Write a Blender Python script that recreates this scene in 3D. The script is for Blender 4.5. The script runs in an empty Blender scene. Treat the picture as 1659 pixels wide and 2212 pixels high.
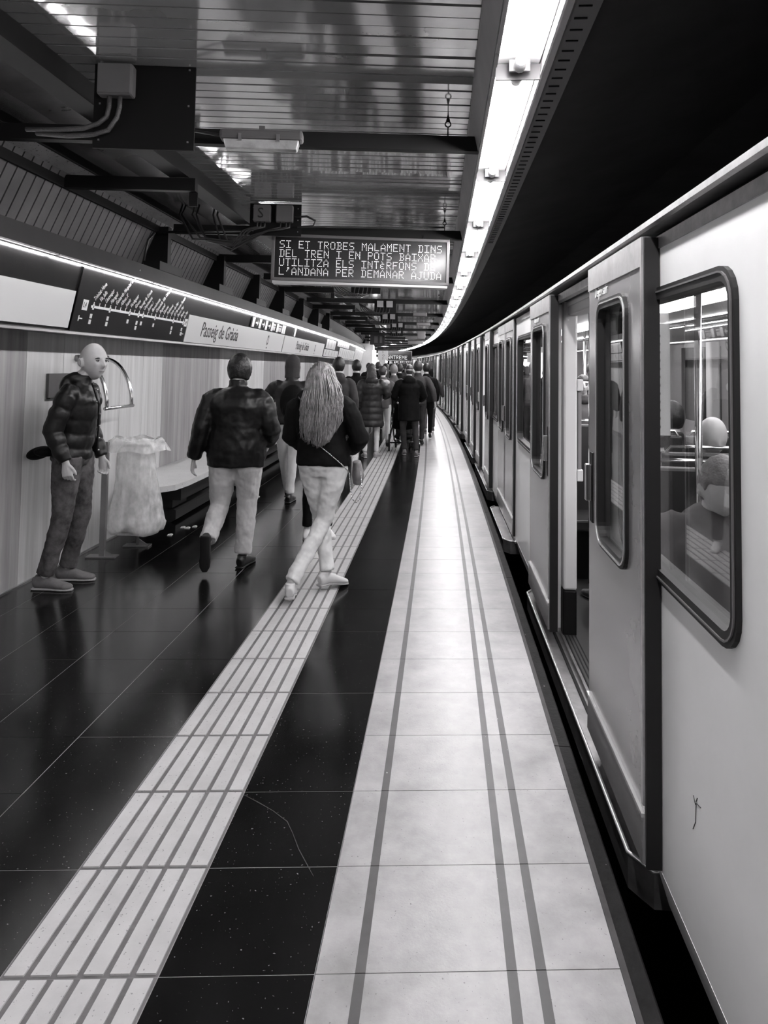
import bpy, bmesh, math, random
from mathutils import Vector, Matrix, noise
random.seed(7)
D = bpy.data
SC = bpy.context.scene
COL = SC.collection

# ---------------------------------------------------------------- camera
F_PX, PITCH, ROLL, HORIZON, EYE = 1526.58, 0.05178, 0.015835, 792.33, 1.58
cam = D.cameras.new('camera'); camo = D.objects.new('camera', cam); COL.objects.link(camo)
cam.sensor_fit = 'VERTICAL'; cam.sensor_height = 24.0; cam.sensor_width = 18.0
cam.lens = F_PX * 24.0 / 2212.0
cam.shift_y = -((1106.0 - (HORIZON - F_PX * math.tan(PITCH))) / 2212.0)
cam.clip_start = 0.05; cam.clip_end = 300
r0 = Vector((1, 0, 0)); u0 = Vector((0, -math.sin(PITCH), math.cos(PITCH)))
cr, sr = math.cos(ROLL), math.sin(ROLL)
rr = cr * r0 + sr * u0; uu = -sr * r0 + cr * u0; bb = rr.cross(uu)
M = Matrix((rr, uu, bb)).transposed().to_4x4(); M.translation = (0, 0, EYE)
camo.matrix_world = M
SC.camera = camo

# ---------------------------------------------------------------- world and exposure
w = D.worlds.new('world'); SC.world = w; w.use_nodes = True
w.node_tree.nodes['Background'].inputs[0].default_value = (1, 0.97, 1, 1)
w.node_tree.nodes['Background'].inputs[1].default_value = 0.006
SC.view_settings.view_transform = 'Standard'; SC.view_settings.look = 'None'
SC.view_settings.exposure = 0.78; SC.view_settings.gamma = 1.0
SC.view_settings.use_curve_mapping = False
TUBE_W = 75.0        # emission of the platform fluorescent tubes
SIGN_W = 3.2         # emission of the thin strip over the wall signs
CAR_W = 11.0          # emission of the ceiling lamps inside the train

# ---------------------------------------------------------------- curved platform frame
TH, K1, K2, X0, SK = 0.0865, 0.001077, 0.0000942, 0.4837, 0.1247
DS = 0.25
_tab = []
def _build():
    x, y = X0, 0.0
    back = []
    xb, yb = x, y
    for i in range(1, 60):
        h = TH - K1 * (-(i - .5) * DS)
        xb -= math.sin(h) * DS; yb -= math.cos(h) * DS
        back.append((xb, yb))
    _tab.extend(reversed(back)); _tab.append((x, y))
    for i in range(420):
        s = (i + .5) * DS
        h = TH - K1 * s - K2 * s * s / 2
        x += math.sin(h) * DS; y += math.cos(h) * DS
        _tab.append((x, y))
_build()
def head(s):
    return TH - K1 * s - (K2 * s * s / 2 if s > 0 else 0)
def W(s, t, z=0.0):
    f = s / DS + 59; i = max(0, min(len(_tab) - 2, int(f))); a = f - i
    x = _tab[i][0] * (1 - a) + _tab[i + 1][0] * a
    y = _tab[i][1] * (1 - a) + _tab[i + 1][1] * a
    h = head(s)
    return Vector((x + math.cos(h) * t, y - math.sin(h) * t, z))
def WS(s, t, z=0.0):            # cross members run slightly skewed to the track
    return W(s + SK * t, t, z)
def WT(s, t, z=0.0):            # the train climbs a touch away from the camera
    k = 1 + 0.0035 * max(0, min(s, 16)) if z > 0 else 1
    return W(s, t, z * k)

# ---------------------------------------------------------------- materials
def tint(v):
    k = 1 - .045 * (1 - min(1, v * 1.6)); return (v, v * k, v * (1 + k) / 2, 1)
MATS = {}
def mk(name, v, rough=.5, metal=0.0, var=0.0, vscale=3.0, bump=0.0, bscale=60.0, speck=None, ribs=None,
       emit=0.0, spec=.5, rvar=0.0, streak=0.0):
    m = D.materials.new(name); m.use_nodes = True; MATS[name] = m
    nt = m.node_tree; N = nt.nodes; L = nt.links; b = N['Principled BSDF']
    b.inputs['Base Color'].default_value = tint(v)
    b.inputs['Roughness'].default_value = rough
    b.inputs['Metallic'].default_value = metal
    b.inputs['Specular IOR Level'].default_value = spec
    tc = N.new('ShaderNodeTexCoord')
    geo = N.new('ShaderNodeNewGeometry')
    src = None
    if var > 0 or streak > 0:
        nz = N.new('ShaderNodeTexNoise'); nz.inputs['Scale'].default_value = vscale
        nz.inputs['Detail'].default_value = 6; nz.inputs['Roughness'].default_value = .65
        if streak > 0:
            mp = N.new('ShaderNodeMapping'); mp.inputs['Scale'].default_value = (9, 9, .35)
            L.new(geo.outputs['Position'], mp.inputs[0]); L.new(mp.outputs[0], nz.inputs['Vector'])
        else:
            L.new(geo.outputs['Position'], nz.inputs['Vector'])
        mr = N.new('ShaderNodeMapRange'); a = max(var, streak)
        mr.inputs['From Min'].default_value = .3; mr.inputs['From Max'].default_value = .7
        mr.inputs['To Min'].default_value = 1 - a; mr.inputs['To Max'].default_value = 1 + a * .5
        L.new(nz.outputs['Fac'], mr.inputs['Value'])
        mx = N.new('ShaderNodeMix'); mx.data_type = 'RGBA'; mx.blend_type = 'MULTIPLY'
        mx.inputs['Factor'].default_value = 1
        mx.inputs[6].default_value = tint(v)
        L.new(mr.outputs[0], mx.inputs[7]); src = mx.outputs[2]
        if rvar > 0:
            m2 = N.new('ShaderNodeMapRange')
            m2.inputs['To Min'].default_value = rough - rvar; m2.inputs['To Max'].default_value = rough + rvar
            L.new(nz.outputs['Fac'], m2.inputs['Value']); L.new(m2.outputs[0], b.inputs['Roughness'])
    if speck:
        sv, th, sc = speck
        n2 = N.new('ShaderNodeTexNoise'); n2.inputs['Scale'].default_value = sc; n2.inputs['Detail'].default_value = 2
        L.new(geo.outputs['Position'], n2.inputs['Vector'])
        gt = N.new('ShaderNodeMath'); gt.operation = 'GREATER_THAN'; gt.inputs[1].default_value = th
        L.new(n2.outputs['Fac'], gt.inputs[0])
        mx2 = N.new('ShaderNodeMix'); mx2.data_type = 'RGBA'
        if src: L.new(src, mx2.inputs[6])
        else: mx2.inputs[6].default_value = tint(v)
        mx2.inputs[7].default_value = tint(sv)
        L.new(gt.outputs[0], mx2.inputs['Factor']); src = mx2.outputs[2]
    if src: L.new(src, b.inputs['Base Color'])
    hgt = None
    if ribs:
        wv = N.new('ShaderNodeTexWave'); wv.bands_direction = 'X'; wv.inputs['Scale'].default_value = ribs
        wv.wave_profile = 'SAW'
        L.new(tc.outputs['Object'], wv.inputs['Vector']); hgt = wv.outputs['Fac']
        bp = N.new('ShaderNodeBump'); bp.inputs['Strength'].default_value = .55; bp.inputs['Distance'].default_value = .004
        L.new(hgt, bp.inputs['Height']); L.new(bp.outputs[0], b.inputs['Normal'])
    if bump > 0:
        nb = N.new('ShaderNodeTexNoise'); nb.inputs['Scale'].default_value = bscale; nb.inputs['Detail'].default_value = 4
        L.new(geo.outputs['Position'], nb.inputs['Vector'])
        b2 = N.new('ShaderNodeBump'); b2.inputs['Strength'].default_value = bump; b2.inputs['Distance'].default_value = .01
        L.new(nb.outputs['Fac'], b2.inputs['Height'])
        if hgt: L.new(bp.outputs[0], b2.inputs['Normal'])
        L.new(b2.outputs[0], b.inputs['Normal'])
    if emit > 0:
        b.inputs['Emission Color'].default_value = (1, .985, 1, 1); b.inputs['Emission Strength'].default_value = emit
    return m

mk('dark_stone', .004, .17, var=.5, vscale=1.7, speck=(.15, .715, 110), rvar=.06, spec=.5, bump=.02, bscale=9)
mk('grout', .22, .7)
mk('joint_dark', .05, .6)
mk('light_slab', .345, .34, var=.34, vscale=4.5, speck=(.16, .71, 110), rvar=.12, bump=.05, bscale=120)
mk('inlay_stripe', .05, .45, speck=(.6, .75, 60), var=.3, vscale=8)
mk('tactile_white', .47, .32, var=.14, vscale=6, speck=(.22, .70, 110), bump=.04, bscale=120)
mk('tactile_groove', .12, .7, var=.3, vscale=20)
mk('kerb_lip', .06, .7, spec=.2, var=.3, vscale=9)
mk('kerb_metal', .012, .7, spec=.12, var=.5, vscale=12, speck=(.3, .74, 22), bump=.2)
mk('soot', .006, .95)
mk('soot_roof', .05, .9, var=.3, vscale=2)
mk('slat', .60, .10, metal=.7, var=.2, vscale=1.4, bump=.22, bscale=1.6)
mk('slat_gap', .004, .9)
mk('duct', .30, .2, metal=.6, var=.4, vscale=1.8, bump=.3, bscale=2.5)
mk('flange', .30, .6, speck=(.03, .66, 60), var=.3)
mk('ribbed_roof', .11, .45, var=.3, vscale=3)
mk('black_steel', .008, .55, var=.2, vscale=5, spec=.2)
mk('black_plate', .005, .6, spec=.15)
mk('fascia', .03, .5, var=.2, spec=.25)
mk('fascia_grey', .28, .45, var=.2)
mk('bright_trim', .62, .25, metal=.7)
mk('lamp_housing', .55, .4)
mk('lamp_trim', .30, .35, metal=.5)
mk('hatch_strip', .12, .6)
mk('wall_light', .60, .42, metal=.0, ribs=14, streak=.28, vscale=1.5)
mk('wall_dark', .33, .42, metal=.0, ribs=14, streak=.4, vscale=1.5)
mk('wall_seam', .02, .7)
mk('plain_white', .72, .5, var=.04)
mk('sign_white', .60, .45)
mk('sign_black', .010, .25)
mk('print_black', .010, .5)
mk('print_white', .75, .5)
mk('bench_top', .62, .4, speck=(.25, .68, 90), var=.1)
mk('bench_dark', .01, .5)
mk('chrome', .65, .16, metal=1.0)
mk('steel', .40, .32, metal=.9, var=.2)
mk('rubber', .008, .5, spec=.3)
mk('train_white', .78, .28, var=.07, vscale=1.6, bump=.03, bscale=3)
mk('train_grey', .34, .22, metal=.5, var=.22, vscale=2.6, streak=0, bump=.04, bscale=4)
mk('train_trim', .42, .3, metal=.6, var=.3, vscale=14)
mk('train_dark', .005, .6, spec=.15)
mk('sill', .20, .35, metal=.7, var=.4, vscale=9)
mk('interior_white', .50, .45)
mk('interior_grey', .16, .5)
mk('interior_dark', .012, .6)
mk('seat_dark', .012, .45)
mk('grey_box', .10, .6, var=.1, spec=.2)
mk('cable', .012, .45)
mk('conduit', .05, .5, bump=.5, bscale=150)
mk('skin', .46, .5, var=.06, vscale=30, bump=.04, bscale=300)
mk('skin_shade', .25, .5)  # darkened skin tone, painted shade for the hollow of the ear
mk('eye_white', .5, .2)
mk('eye_dark', .01, .1)
mk('hair_black', .005, .5, bump=.3, bscale=120)
mk('hair_brown', .03, .45, bump=.6, bscale=120)
mk('hair_grey', .22, .6, bump=.6, bscale=120)
mk('hair_blond', .21, .38, var=.55, vscale=22)
mk('hair_root', .035, .45, var=.4, vscale=26)
mk('hair_pale', .6, .45, bump=.4, bscale=120)
mk('lip', .16, .5)
mk('cloth_black', .004, .75, bump=.15, bscale=40, spec=.12)
mk('nylon_black', .006, .42, var=.3, vscale=10, bump=.25, bscale=18, spec=.3)
mk('leather_black', .004, .42, bump=.35, bscale=14, spec=.3)
mk('nylon_dark', .016, .42, bump=.25, bscale=18, spec=.3)
mk('cloth_grey', .045, .8, bump=.2, bscale=30, spec=.12)
mk('cloth_mid', .10, .8, bump=.2, bscale=30, spec=.12)
mk('cloth_light', .40, .8, bump=.2, bscale=30, spec=.12)
mk('denim', .085, .8, var=.75, vscale=11, bump=.25, bscale=30, spec=.12)
mk('denim_dark', .04, .8, var=.4, vscale=8, bump=.2, bscale=30, spec=.12)
mk('denim_light', .64, .75, var=.12, vscale=6, bump=.25, bscale=16, spec=.12)
mk('trouser_light', .50, .8, var=.16, vscale=7, bump=.3, bscale=12, spec=.12)
mk('suede', .13, .8, var=.3, vscale=20)
mk('sole', .3, .6)
mk('shoe_white', .55, .5, var=.1)
mk('shoe_black', .01, .4)
mk('paper', .7, .6)
mk('led_face', .018, .22)
mk('frame_grey', .10, .4)
mk('sign_under', .5, .3, metal=.4)
mk('strip_white', .7, .5)
mk('tube_glow', .8, .5, emit=TUBE_W)
mk('strip_glow', .8, .5, emit=SIGN_W * 9)
mk('car_glow', .8, .5, emit=CAR_W)
mk('led_glow', .6, .5, emit=.6)
mk('lit_panel', .8, .5, emit=1.6)
mk('lens', .5, .15, metal=.3, var=.3, vscale=14)
mk('rubbish', .5, .6)

def glass_mat(name, ior, v, dark):
    m = D.materials.new(name); m.use_nodes = True; MATS[name] = m
    N = m.node_tree.nodes; L = m.node_tree.links; N.clear()
    out = N.new('ShaderNodeOutputMaterial'); mix = N.new('ShaderNodeMixShader')
    tr = N.new('ShaderNodeBsdfTransparent'); tr.inputs[0].default_value = (dark, dark, dark, 1)
    gl = N.new('ShaderNodeBsdfGlossy'); gl.inputs['Roughness'].default_value = 0.01
    gl.inputs['Color'].default_value = (v, v, v, 1)
    lw = N.new('ShaderNodeLayerWeight'); lw.inputs['Blend'].default_value = .5
    pw = N.new('ShaderNodeMath'); pw.operation = 'POWER'; pw.inputs[1].default_value = 4.2
    L.new(lw.outputs['Facing'], pw.inputs[0])
    mr = N.new('ShaderNodeMapRange'); mr.inputs['To Min'].default_value = ior; mr.inputs['To Max'].default_value = 1.0
    L.new(pw.outputs[0], mr.inputs['Value'])
    L.new(mr.outputs[0], mix.inputs[0]); L.new(tr.outputs[0], mix.inputs[1]); L.new(gl.outputs[0], mix.inputs[2])
    L.new(mix.outputs[0], out.inputs[0])
glass_mat('window_glass', .05, .9, .86)
def bag_mat():
    m = D.materials.new('bag_plastic'); m.use_nodes = True; MATS['bag_plastic'] = m
    N = m.node_tree.nodes; L = m.node_tree.links
    b = N['Principled BSDF']; b.inputs['Base Color'].default_value = tint(.88); b.inputs['Roughness'].default_value = .25
    tr = N.new('ShaderNodeBsdfTransparent'); mix = N.new('ShaderNodeMixShader')
    nz = N.new('ShaderNodeTexNoise'); nz.inputs['Scale'].default_value = 9; nz.inputs['Detail'].default_value = 5
    mr = N.new('ShaderNodeMapRange'); mr.inputs['From Min'].default_value = .35; mr.inputs['From Max'].default_value = .7
    mr.inputs['To Min'].default_value = .42; mr.inputs['To Max'].default_value = .85
    L.new(nz.outputs['Fac'], mr.inputs['Value']); L.new(mr.outputs[0], mix.inputs[0])
    L.new(tr.outputs[0], mix.inputs[1]); L.new(b.outputs[0], mix.inputs[2])
    L.new(mix.outputs[0], N['Material Output'].inputs[0])
bag_mat()

# ---------------------------------------------------------------- helpers
def tag(o, label=None, cat=None, group=None, kind=None):
    if label: o['label'] = label
    if cat: o['category'] = cat
    if group: o['group'] = group
    if kind: o['kind'] = kind
    return o
ORD = ['nearest to the camera', 'second from the camera', 'third from the camera', 'fourth from the camera', 'fifth from the camera', 'sixth from the camera', 'seventh from the camera', 'eighth from the camera', 'ninth from the camera', 'tenth from the camera']
def empty(name, loc=(0, 0, 0), rz=0.0, label=None, cat=None, group=None, kind=None):
    o = D.objects.new(name, None); COL.objects.link(o); o.location = loc; o.rotation_euler = (0, 0, rz)
    o.empty_display_size = .1
    return tag(o, label, cat, group, kind)
def copy_tree(o, parent=None):
    c = o.copy(); COL.objects.link(c); c.parent = parent
    for ch in o.children: copy_tree(ch, c)
    return c

class MB:
    """collects shapes and links them as one mesh object"""
    def __init__(self):
        self.v = []; self.f = []; self.m = []; self.mats = []; self.sm = []
    def mi(self, mat):
        if mat not in self.mats: self.mats.append(mat)
        return self.mats.index(mat)
    def add(self, vs, fs, mat, smooth=False):
        k = len(self.v); i = self.mi(mat)
        self.v += [Vector(p) for p in vs]
        for f in fs:
            self.f.append([k + a for a in f]); self.m.append(i); self.sm.append(smooth)
    def box(self, a, b, mat, fn=None):
        x0, y0, z0 = a; x1, y1, z1 = b
        vs = [(x0, y0, z0), (x1, y0, z0), (x1, y1, z0), (x0, y1, z0), (x0, y0, z1), (x1, y0, z1), (x1, y1, z1), (x0, y1, z1)]
        if fn: vs = [fn(*p) for p in vs]
        self.add(vs, [(0, 3, 2, 1), (4, 5, 6, 7), (0, 1, 5, 4), (1, 2, 6, 5), (2, 3, 7, 6), (3, 0, 4, 7)], mat)
    def strip(self, prof, s0, s1, mat, fn=W, step=1.0, closed=True, smooth=False, flip=False):
        """extrude a (t,z) profile along the track"""
        n = max(1, int(math.ceil((s1 - s0) / step))); P = len(prof)
        vs = []
        for i in range(n + 1):
            s = s0 + (s1 - s0) * i / n
            vs += [fn(s, t, z) for t, z in prof]
        fs = []
        rng = range(P) if closed else range(P - 1)
        for i in range(n):
            for j in rng:
                a = i * P + j; b = i * P + (j + 1) % P
                fs.append((a, b, b + P, a + P) if not flip else (a, a + P, b + P, b))
        if closed:
            fs.append(tuple(range(P))[::-1]); fs.append(tuple(n * P + j for j in range(P)))
        self.add(vs, fs, mat, smooth)
    def tbox(self, s0, s1, t0, t1, z0, z1, mat, fn=W, step=1.0):
        self.strip([(t0, z0), (t1, z0), (t1, z1), (t0, z1)], s0, s1, mat, fn, step)
    def tube(self, pts, r, mat, n=8, smooth=True, cap=True):
        pts = [Vector(p) for p in pts]; rs = r if isinstance(r, (list, tuple)) else [r] * len(pts)
        vs = []; prev = None
        for i, p in enumerate(pts):
            d = (pts[min(i + 1, len(pts) - 1)] - pts[max(i - 1, 0)]).normalized()
            if prev is None:
                u = d.orthogonal().normalized()
            else:
                u = (prev - d * prev.dot(d)).normalized()
            prev = u; v = d.cross(u)
            for k in range(n):
                a = 2 * math.pi * k / n
                vs.append(p + (u * math.cos(a) + v * math.sin(a)) * rs[i])
        fs = []
        for i in range(len(pts) - 1):
            for k in range(n):
                a = i * n + k; b = i * n + (k + 1) % n
                fs.append((a, b, b + n, a + n))
        if cap:
            fs.append(tuple(range(n))[::-1]); fs.append(tuple((len(pts) - 1) * n + k for k in range(n)))
        self.add(vs, fs, mat, smooth)
    def build(self, name, parent=None, bevel=0, **kw):
        me = D.meshes.new(name); me.from_pydata([tuple(v) for v in self.v], [], self.f)
        for m in self.mats: me.materials.append(MATS[m])
        me.polygons.foreach_set('material_index', self.m)
        me.polygons.foreach_set('use_smooth', self.sm)
        me.update()
        o = D.objects.new(name, me); COL.objects.link(o); o.parent = parent
        if bevel:
            b = o.modifiers.new('bevel', 'BEVEL'); b.width = bevel; b.segments = 2; b.limit_method = 'ANGLE'
        return tag(o, **kw)

def text_mesh(body, size, mat, name, parent=None, M4=None, sx=1.0, shear=0.0, ext=.0008, align='LEFT', **kw):
    cu = D.curves.new(name, 'FONT'); cu.body = body; cu.size = size; cu.extrude = ext; cu.shear = shear
    cu.align_x = align; cu.resolution_u = 2
    o = D.objects.new('tmp', cu); COL.objects.link(o)
    dg = bpy.context.evaluated_depsgraph_get()
    me = D.meshes.new_from_object(o.evaluated_get(dg)); D.objects.remove(o); D.curves.remove(cu)
    me.transform(Matrix.Diagonal((sx, 1, 1, 1)))
    if M4: me.transform(M4)
    me.materials.clear(); me.materials.append(MATS[mat])
    t = D.objects.new(name, me); COL.objects.link(t); t.parent = parent
    return tag(t, **kw)

def frame(o, x, y):
    x = x.normalized(); z = x.cross(y).normalized(); y = z.cross(x)
    m = Matrix((x, y, z)).transposed().to_4x4(); m.translation = o
    return m

# ================================================================ FLOOR
S0 = 1.9606                    # a cross joint at the platform edge
T0, T1, TW_, TA, TB, TC = -1.5988, -1.1987, -0.798, -0.6818, -0.2863, -0.2089
fl = MB()
fl.strip([(-3.43, -.0012), (-.799, -.0012), (-.799, -.5), (-3.43, -.5)], -8, 75, 'grout', step=.8)
fl.strip([(-.799, -.011), (0.0, -.011), (0.0, -.5), (-.799, -.5)], -8, 75, 'joint_dark', step=.8)
floor = fl.build('floor', kind='structure')
def tile_mesh(name, w, l, mat, h=.012, gap=.0034, bev=.002):
    m = MB()
    g = gap / 2
    def fn(x, y, z): return (x, y + SK * x, z)
    m.box((g, g, -h), (w - g, l - g, 0), mat, fn)
    me = m.build('tmp').data
    o = D.objects.get('tmp'); D.objects.remove(o)
    me.name = name
    return me
def place(me, name, s, t, parent, z=0.0):
    o = D.objects.new(name, me); COL.objects.link(o); o.parent = parent
    p = W(s + SK * t, t, z); o.location = p; o.rotation_euler = (0, 0, -head(s))
    return o
me_dark = tile_mesh('stone_tile', .4, .4, 'dark_stone')
me_dark_n = tile_mesh('stone_tile_narrow', 3.43 - 3.1988, .4, 'dark_stone')
cols = [T1, T0 - .4, T0 - .8, T0 - 1.2, T0 - 1.6]
NR = 30; R0 = -2
for j in range(R0, NR):
    s = S0 + .4 * j
    for t in cols:
        place(me_dark, 'stone_tile', s, t, floor, random.uniform(-.0008, .0008))
    place(me_dark_n, 'stone_tile', s, -3.43, floor)
# tactile tiles: grooved, six white bars each
tm = MB()
def shf(x, y, z): return (x, y + SK * x, z)
tm.box((.001, .001, -.012), (.399, .399, -.001), 'tactile_groove', shf)
pw = .4 / 6
for k in range(6):
    tm.box((k * pw + .0085, .008, -.004), ((k + 1) * pw - .0085, .392, .004), 'tactile_white', shf)
tt = tm.build('tactile_tile'); me_tac = tt.data; D.objects.remove(tt)
# platform edge slab: light stone with three dark inlaid stripes
em = MB(); base = TW_
sw = .021
edges = [TW_, TA - sw / 1, TA, TB - sw, TB, TC - sw, TC, 0.0]
xs = [e - base for e in [TW_, TA - .0135, TA + .0135, TB - .0135, TB + .0135, TC - .0135, TC + .0135, 0.0]]
for k in range(7):
    mat = 'light_slab' if k % 2 == 0 else 'inlay_stripe'
    em.box((xs[k] + (.001 if k == 0 else 0), .0015, -.012), (xs[k + 1], .3985, 0 if k % 2 == 0 else .0006), mat, shf)
ee = em.build('edge_slab'); me_edge = ee.data; D.objects.remove(ee)
for j in range(R0, NR):
    s = S0 + .4 * j
    place(me_tac, 'tactile_tile', s, T0, floor)
    place(me_edge, 'edge_slab', s, TW_, floor)
# farther on the tiles are joined
ft = MB()
for j in range(NR, 175):
    s = S0 + .4 * j
    for t in cols:
        ft.box((s + .002, t + .002, -.012), (s + .398, t + .398, 0), 'dark_stone', lambda a, b, c: WS(a, b, c))
ft.build('stone_tile_field', floor, kind='stuff')
ft = MB()
for j in range(NR, 175):
    s = S0 + .4 * j
    ft.box((s + .002, T0, -.012), (s + .398, T1, -.003), 'tactile_groove', lambda a, b, c: WS(a, b, c))
    for k in range(6):
        ft.box((s + .006, T0 + k * pw + .007, -.004), (s + .394, T0 + (k + 1) * pw - .007, .003), 'tactile_white', lambda a, b, c: WS(a, b, c))
ft.build('tactile_tile_field', floor, kind='stuff')
ft = MB()
for j in range(NR, 175):
    s = S0 + .4 * j
    for k in range(7):
        ft.box((s + .0015, TW_ + xs[k], -.012), (s + .3985, TW_ + xs[k + 1], 0 if k % 2 == 0 else .0006), 'light_slab' if k % 2 == 0 else 'inlay_stripe', lambda a, b, c: WS(a, b, c))
ft.build('edge_slab_field', floor, kind='stuff')
# kerb stones along the edge
for k in range(-2, 26):
    a = 3.068 + 2.4 * k
    kb = MB()
    kb.strip([(.001, -.012), (.019, -.012), (.019, .001), (.001, .001)], a + .003, a + 2.397, 'kerb_lip', step=.8)
    kb.strip([(.019, -.06), (.070, -.06), (.070, -.006), (.064, 0), (.019, 0)], a + .003, a + 2.397, 'kerb_metal', step=.8)
    kb.build('kerb_stone', floor)

# hairline crack across one dark tile beside the tactile strip
ck = MB(); CR = [(-.488, 2.684), (-.423, 2.636), (-.366, 2.592), (-.309, 2.535), (-.282, 2.475), (-.252, 2.395), (-.22, 2.331), (-.192, 2.275)]
ck.tube([(x, y, .0) for x, y in CR], [.0012, .0022, .0016, .002, .0014, .002, .0016, .001], 'kerb_lip', n=4)
ck.build('crack', floor)
# track trench
tr = MB()
tr.strip([(.055, -.5), (0.0, -.5), (0.0, -1.25), (.055, -1.25)], -8, 75, 'soot', step=1)
tr.strip([(.055, -.06), (.055, -1.25)], -8, 75, 'soot', closed=False, step=1)
tr.build('trim_1', kind='structure')
tr = MB(); tr.strip([(.0, -1.25), (4.6, -1.25), (4.6, -1.4), (.0, -1.4)], -8, 75, 'soot', step=1)
tr.build('floor_trackbed', kind='structure')
wr = MB(); wr.strip([(4.2, -1.25), (4.3, -1.25), (4.3, 3.8), (4.2, 3.8)], -8, 80, 'soot_roof', step=1)
wr.build('wall_right', kind='structure')

# ================================================================ WALL LEFT
wl = MB(); wl.strip([(-3.44, -.02), (-3.44, 3.4), (-3.6, 3.4), (-3.6, -.02)], -8, 33.2, 'wall_seam', step=1)
wall = wl.build('wall_left', kind='structure')
def panel_mesh(mat):
    m = MB(); m.box((.004, -.012, .012), (.496, .0, 2.35), mat); o = m.build('p'); me = o.data; D.objects.remove(o); return me
pl_, pd_ = panel_mesh('wall_light'), panel_mesh('wall_dark')
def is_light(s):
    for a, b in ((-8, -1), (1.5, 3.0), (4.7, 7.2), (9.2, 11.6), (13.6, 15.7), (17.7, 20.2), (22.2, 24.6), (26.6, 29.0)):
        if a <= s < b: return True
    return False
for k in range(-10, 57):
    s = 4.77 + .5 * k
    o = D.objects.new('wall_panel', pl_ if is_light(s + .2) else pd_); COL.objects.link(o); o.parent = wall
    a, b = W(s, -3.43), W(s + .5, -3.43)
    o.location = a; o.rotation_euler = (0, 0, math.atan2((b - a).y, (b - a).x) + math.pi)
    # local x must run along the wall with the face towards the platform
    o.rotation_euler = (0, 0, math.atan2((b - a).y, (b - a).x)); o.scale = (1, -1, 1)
wb = MB(); wb.tbox(-8, 33, -3.43, -3.415, .0, .014, 'steel'); wb.build('baseboard_left', kind='structure')

# end wall block with heart sign, and what is behind it
ew = MB()
ew.box((-3.6, 0, 0), (-2.62, .25, 2.55), 'plain_white', lambda t, y, z: W(30.0 + y + SK * t * .3, t, z))
ew.box((-3.6, .25, 0), (-2.62, 4.5, 2.55), 'plain_white', lambda t, y, z: W(30.0 + y, t, z))
ew.build('wall_end', kind='structure')
ew = MB(); ew.strip([(-2.9, 0), (-2.9, 3.2), (-3.1, 3.2), (-3.1, 0)], 34.4, 75, 'wall_dark', step=1)
ew.build('wall_left', kind='structure')
ew = MB(); ew.box((-3.2, 0, 0), (4.3, .3, 3.6), 'soot_roof', lambda t, y, z: W(74 + y, t, z)); ew.build('wall_far', kind='structure')
ew = MB(); ew.box((-3.6, 0, 0), (.0, .2, 3.4), 'wall_dark', lambda t, y, z: W(-8 + y, t, z))
ew.build('wall_back', kind='structure')

# ================================================================ SIGN BAND
bd = MB()
bd.strip([(-3.44, 2.42), (-2.97, 2.40), (-2.95, 2.27), (-2.97, 2.262), (-3.44, 2.30)], -6, 30, 'fascia', step=1)
bd.strip([(-3.095, 1.775), (-3.44, 1.79), (-3.44, 2.30), (-2.99, 2.262)], -6, 30, 'sign_black', step=1)
bd.strip([(-3.085, 1.775), (-3.06, 1.775), (-3.06, 1.79), (-3.085, 1.80)], -6, 30, 'steel', step=1)
band = bd.build('trim_2', kind='structure')
def face(s, z, out=.0):                  # a point on the leaning sign face
    f = (z - 1.79) / (2.255 - 1.79)
    return W(s, -3.08 + .095 * f + out, z)
def face_M(s, z, out=.004):
    p = face(s, z, out); x = face(s + .2, z, out) - face(s - .2, z, out); y = face(s, z + .1, out) - face(s, z, out)
    return frame(p, x, y)
def plate(s0, s1, z0, z1, mat, m=None, out=.003, th=.006, step=1.0):
    m = m or MB(); n = max(1, int(math.ceil((s1 - s0) / step)))
    for i in range(n):
        a = s0 + (s1 - s0) * i / n; b = s0 + (s1 - s0) * (i + 1) / n
        vs = [face(a, z0, out - th), face(b, z0, out - th), face(b, z1, out - th), face(a, z1, out - th),
              face(a, z0, out), face(b, z0, out), face(b, z1, out), face(a, z1, out)]
        m.add(vs, [(0, 3, 2, 1), (4, 5, 6, 7), (0, 1, 5, 4), (1, 2, 6, 5), (2, 3, 7, 6), (3, 0, 4, 7)], mat)
    return m
g = 'lit signs of the wall band'
bl = empty('sign_panel', face(3.0, 1.8), label='blank white lit sign panel at the left end of the wall band', cat='sign')
def child(o, par):
    o.parent = par; o.matrix_parent_inverse = Matrix.Translation(par.location).inverted() if par.rotation_euler.z == 0 else par.matrix_basis.inverted()
    return o
child(plate(-3, 4.655, 1.815, 2.07, 'sign_white').build('panel'), bl)
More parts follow.
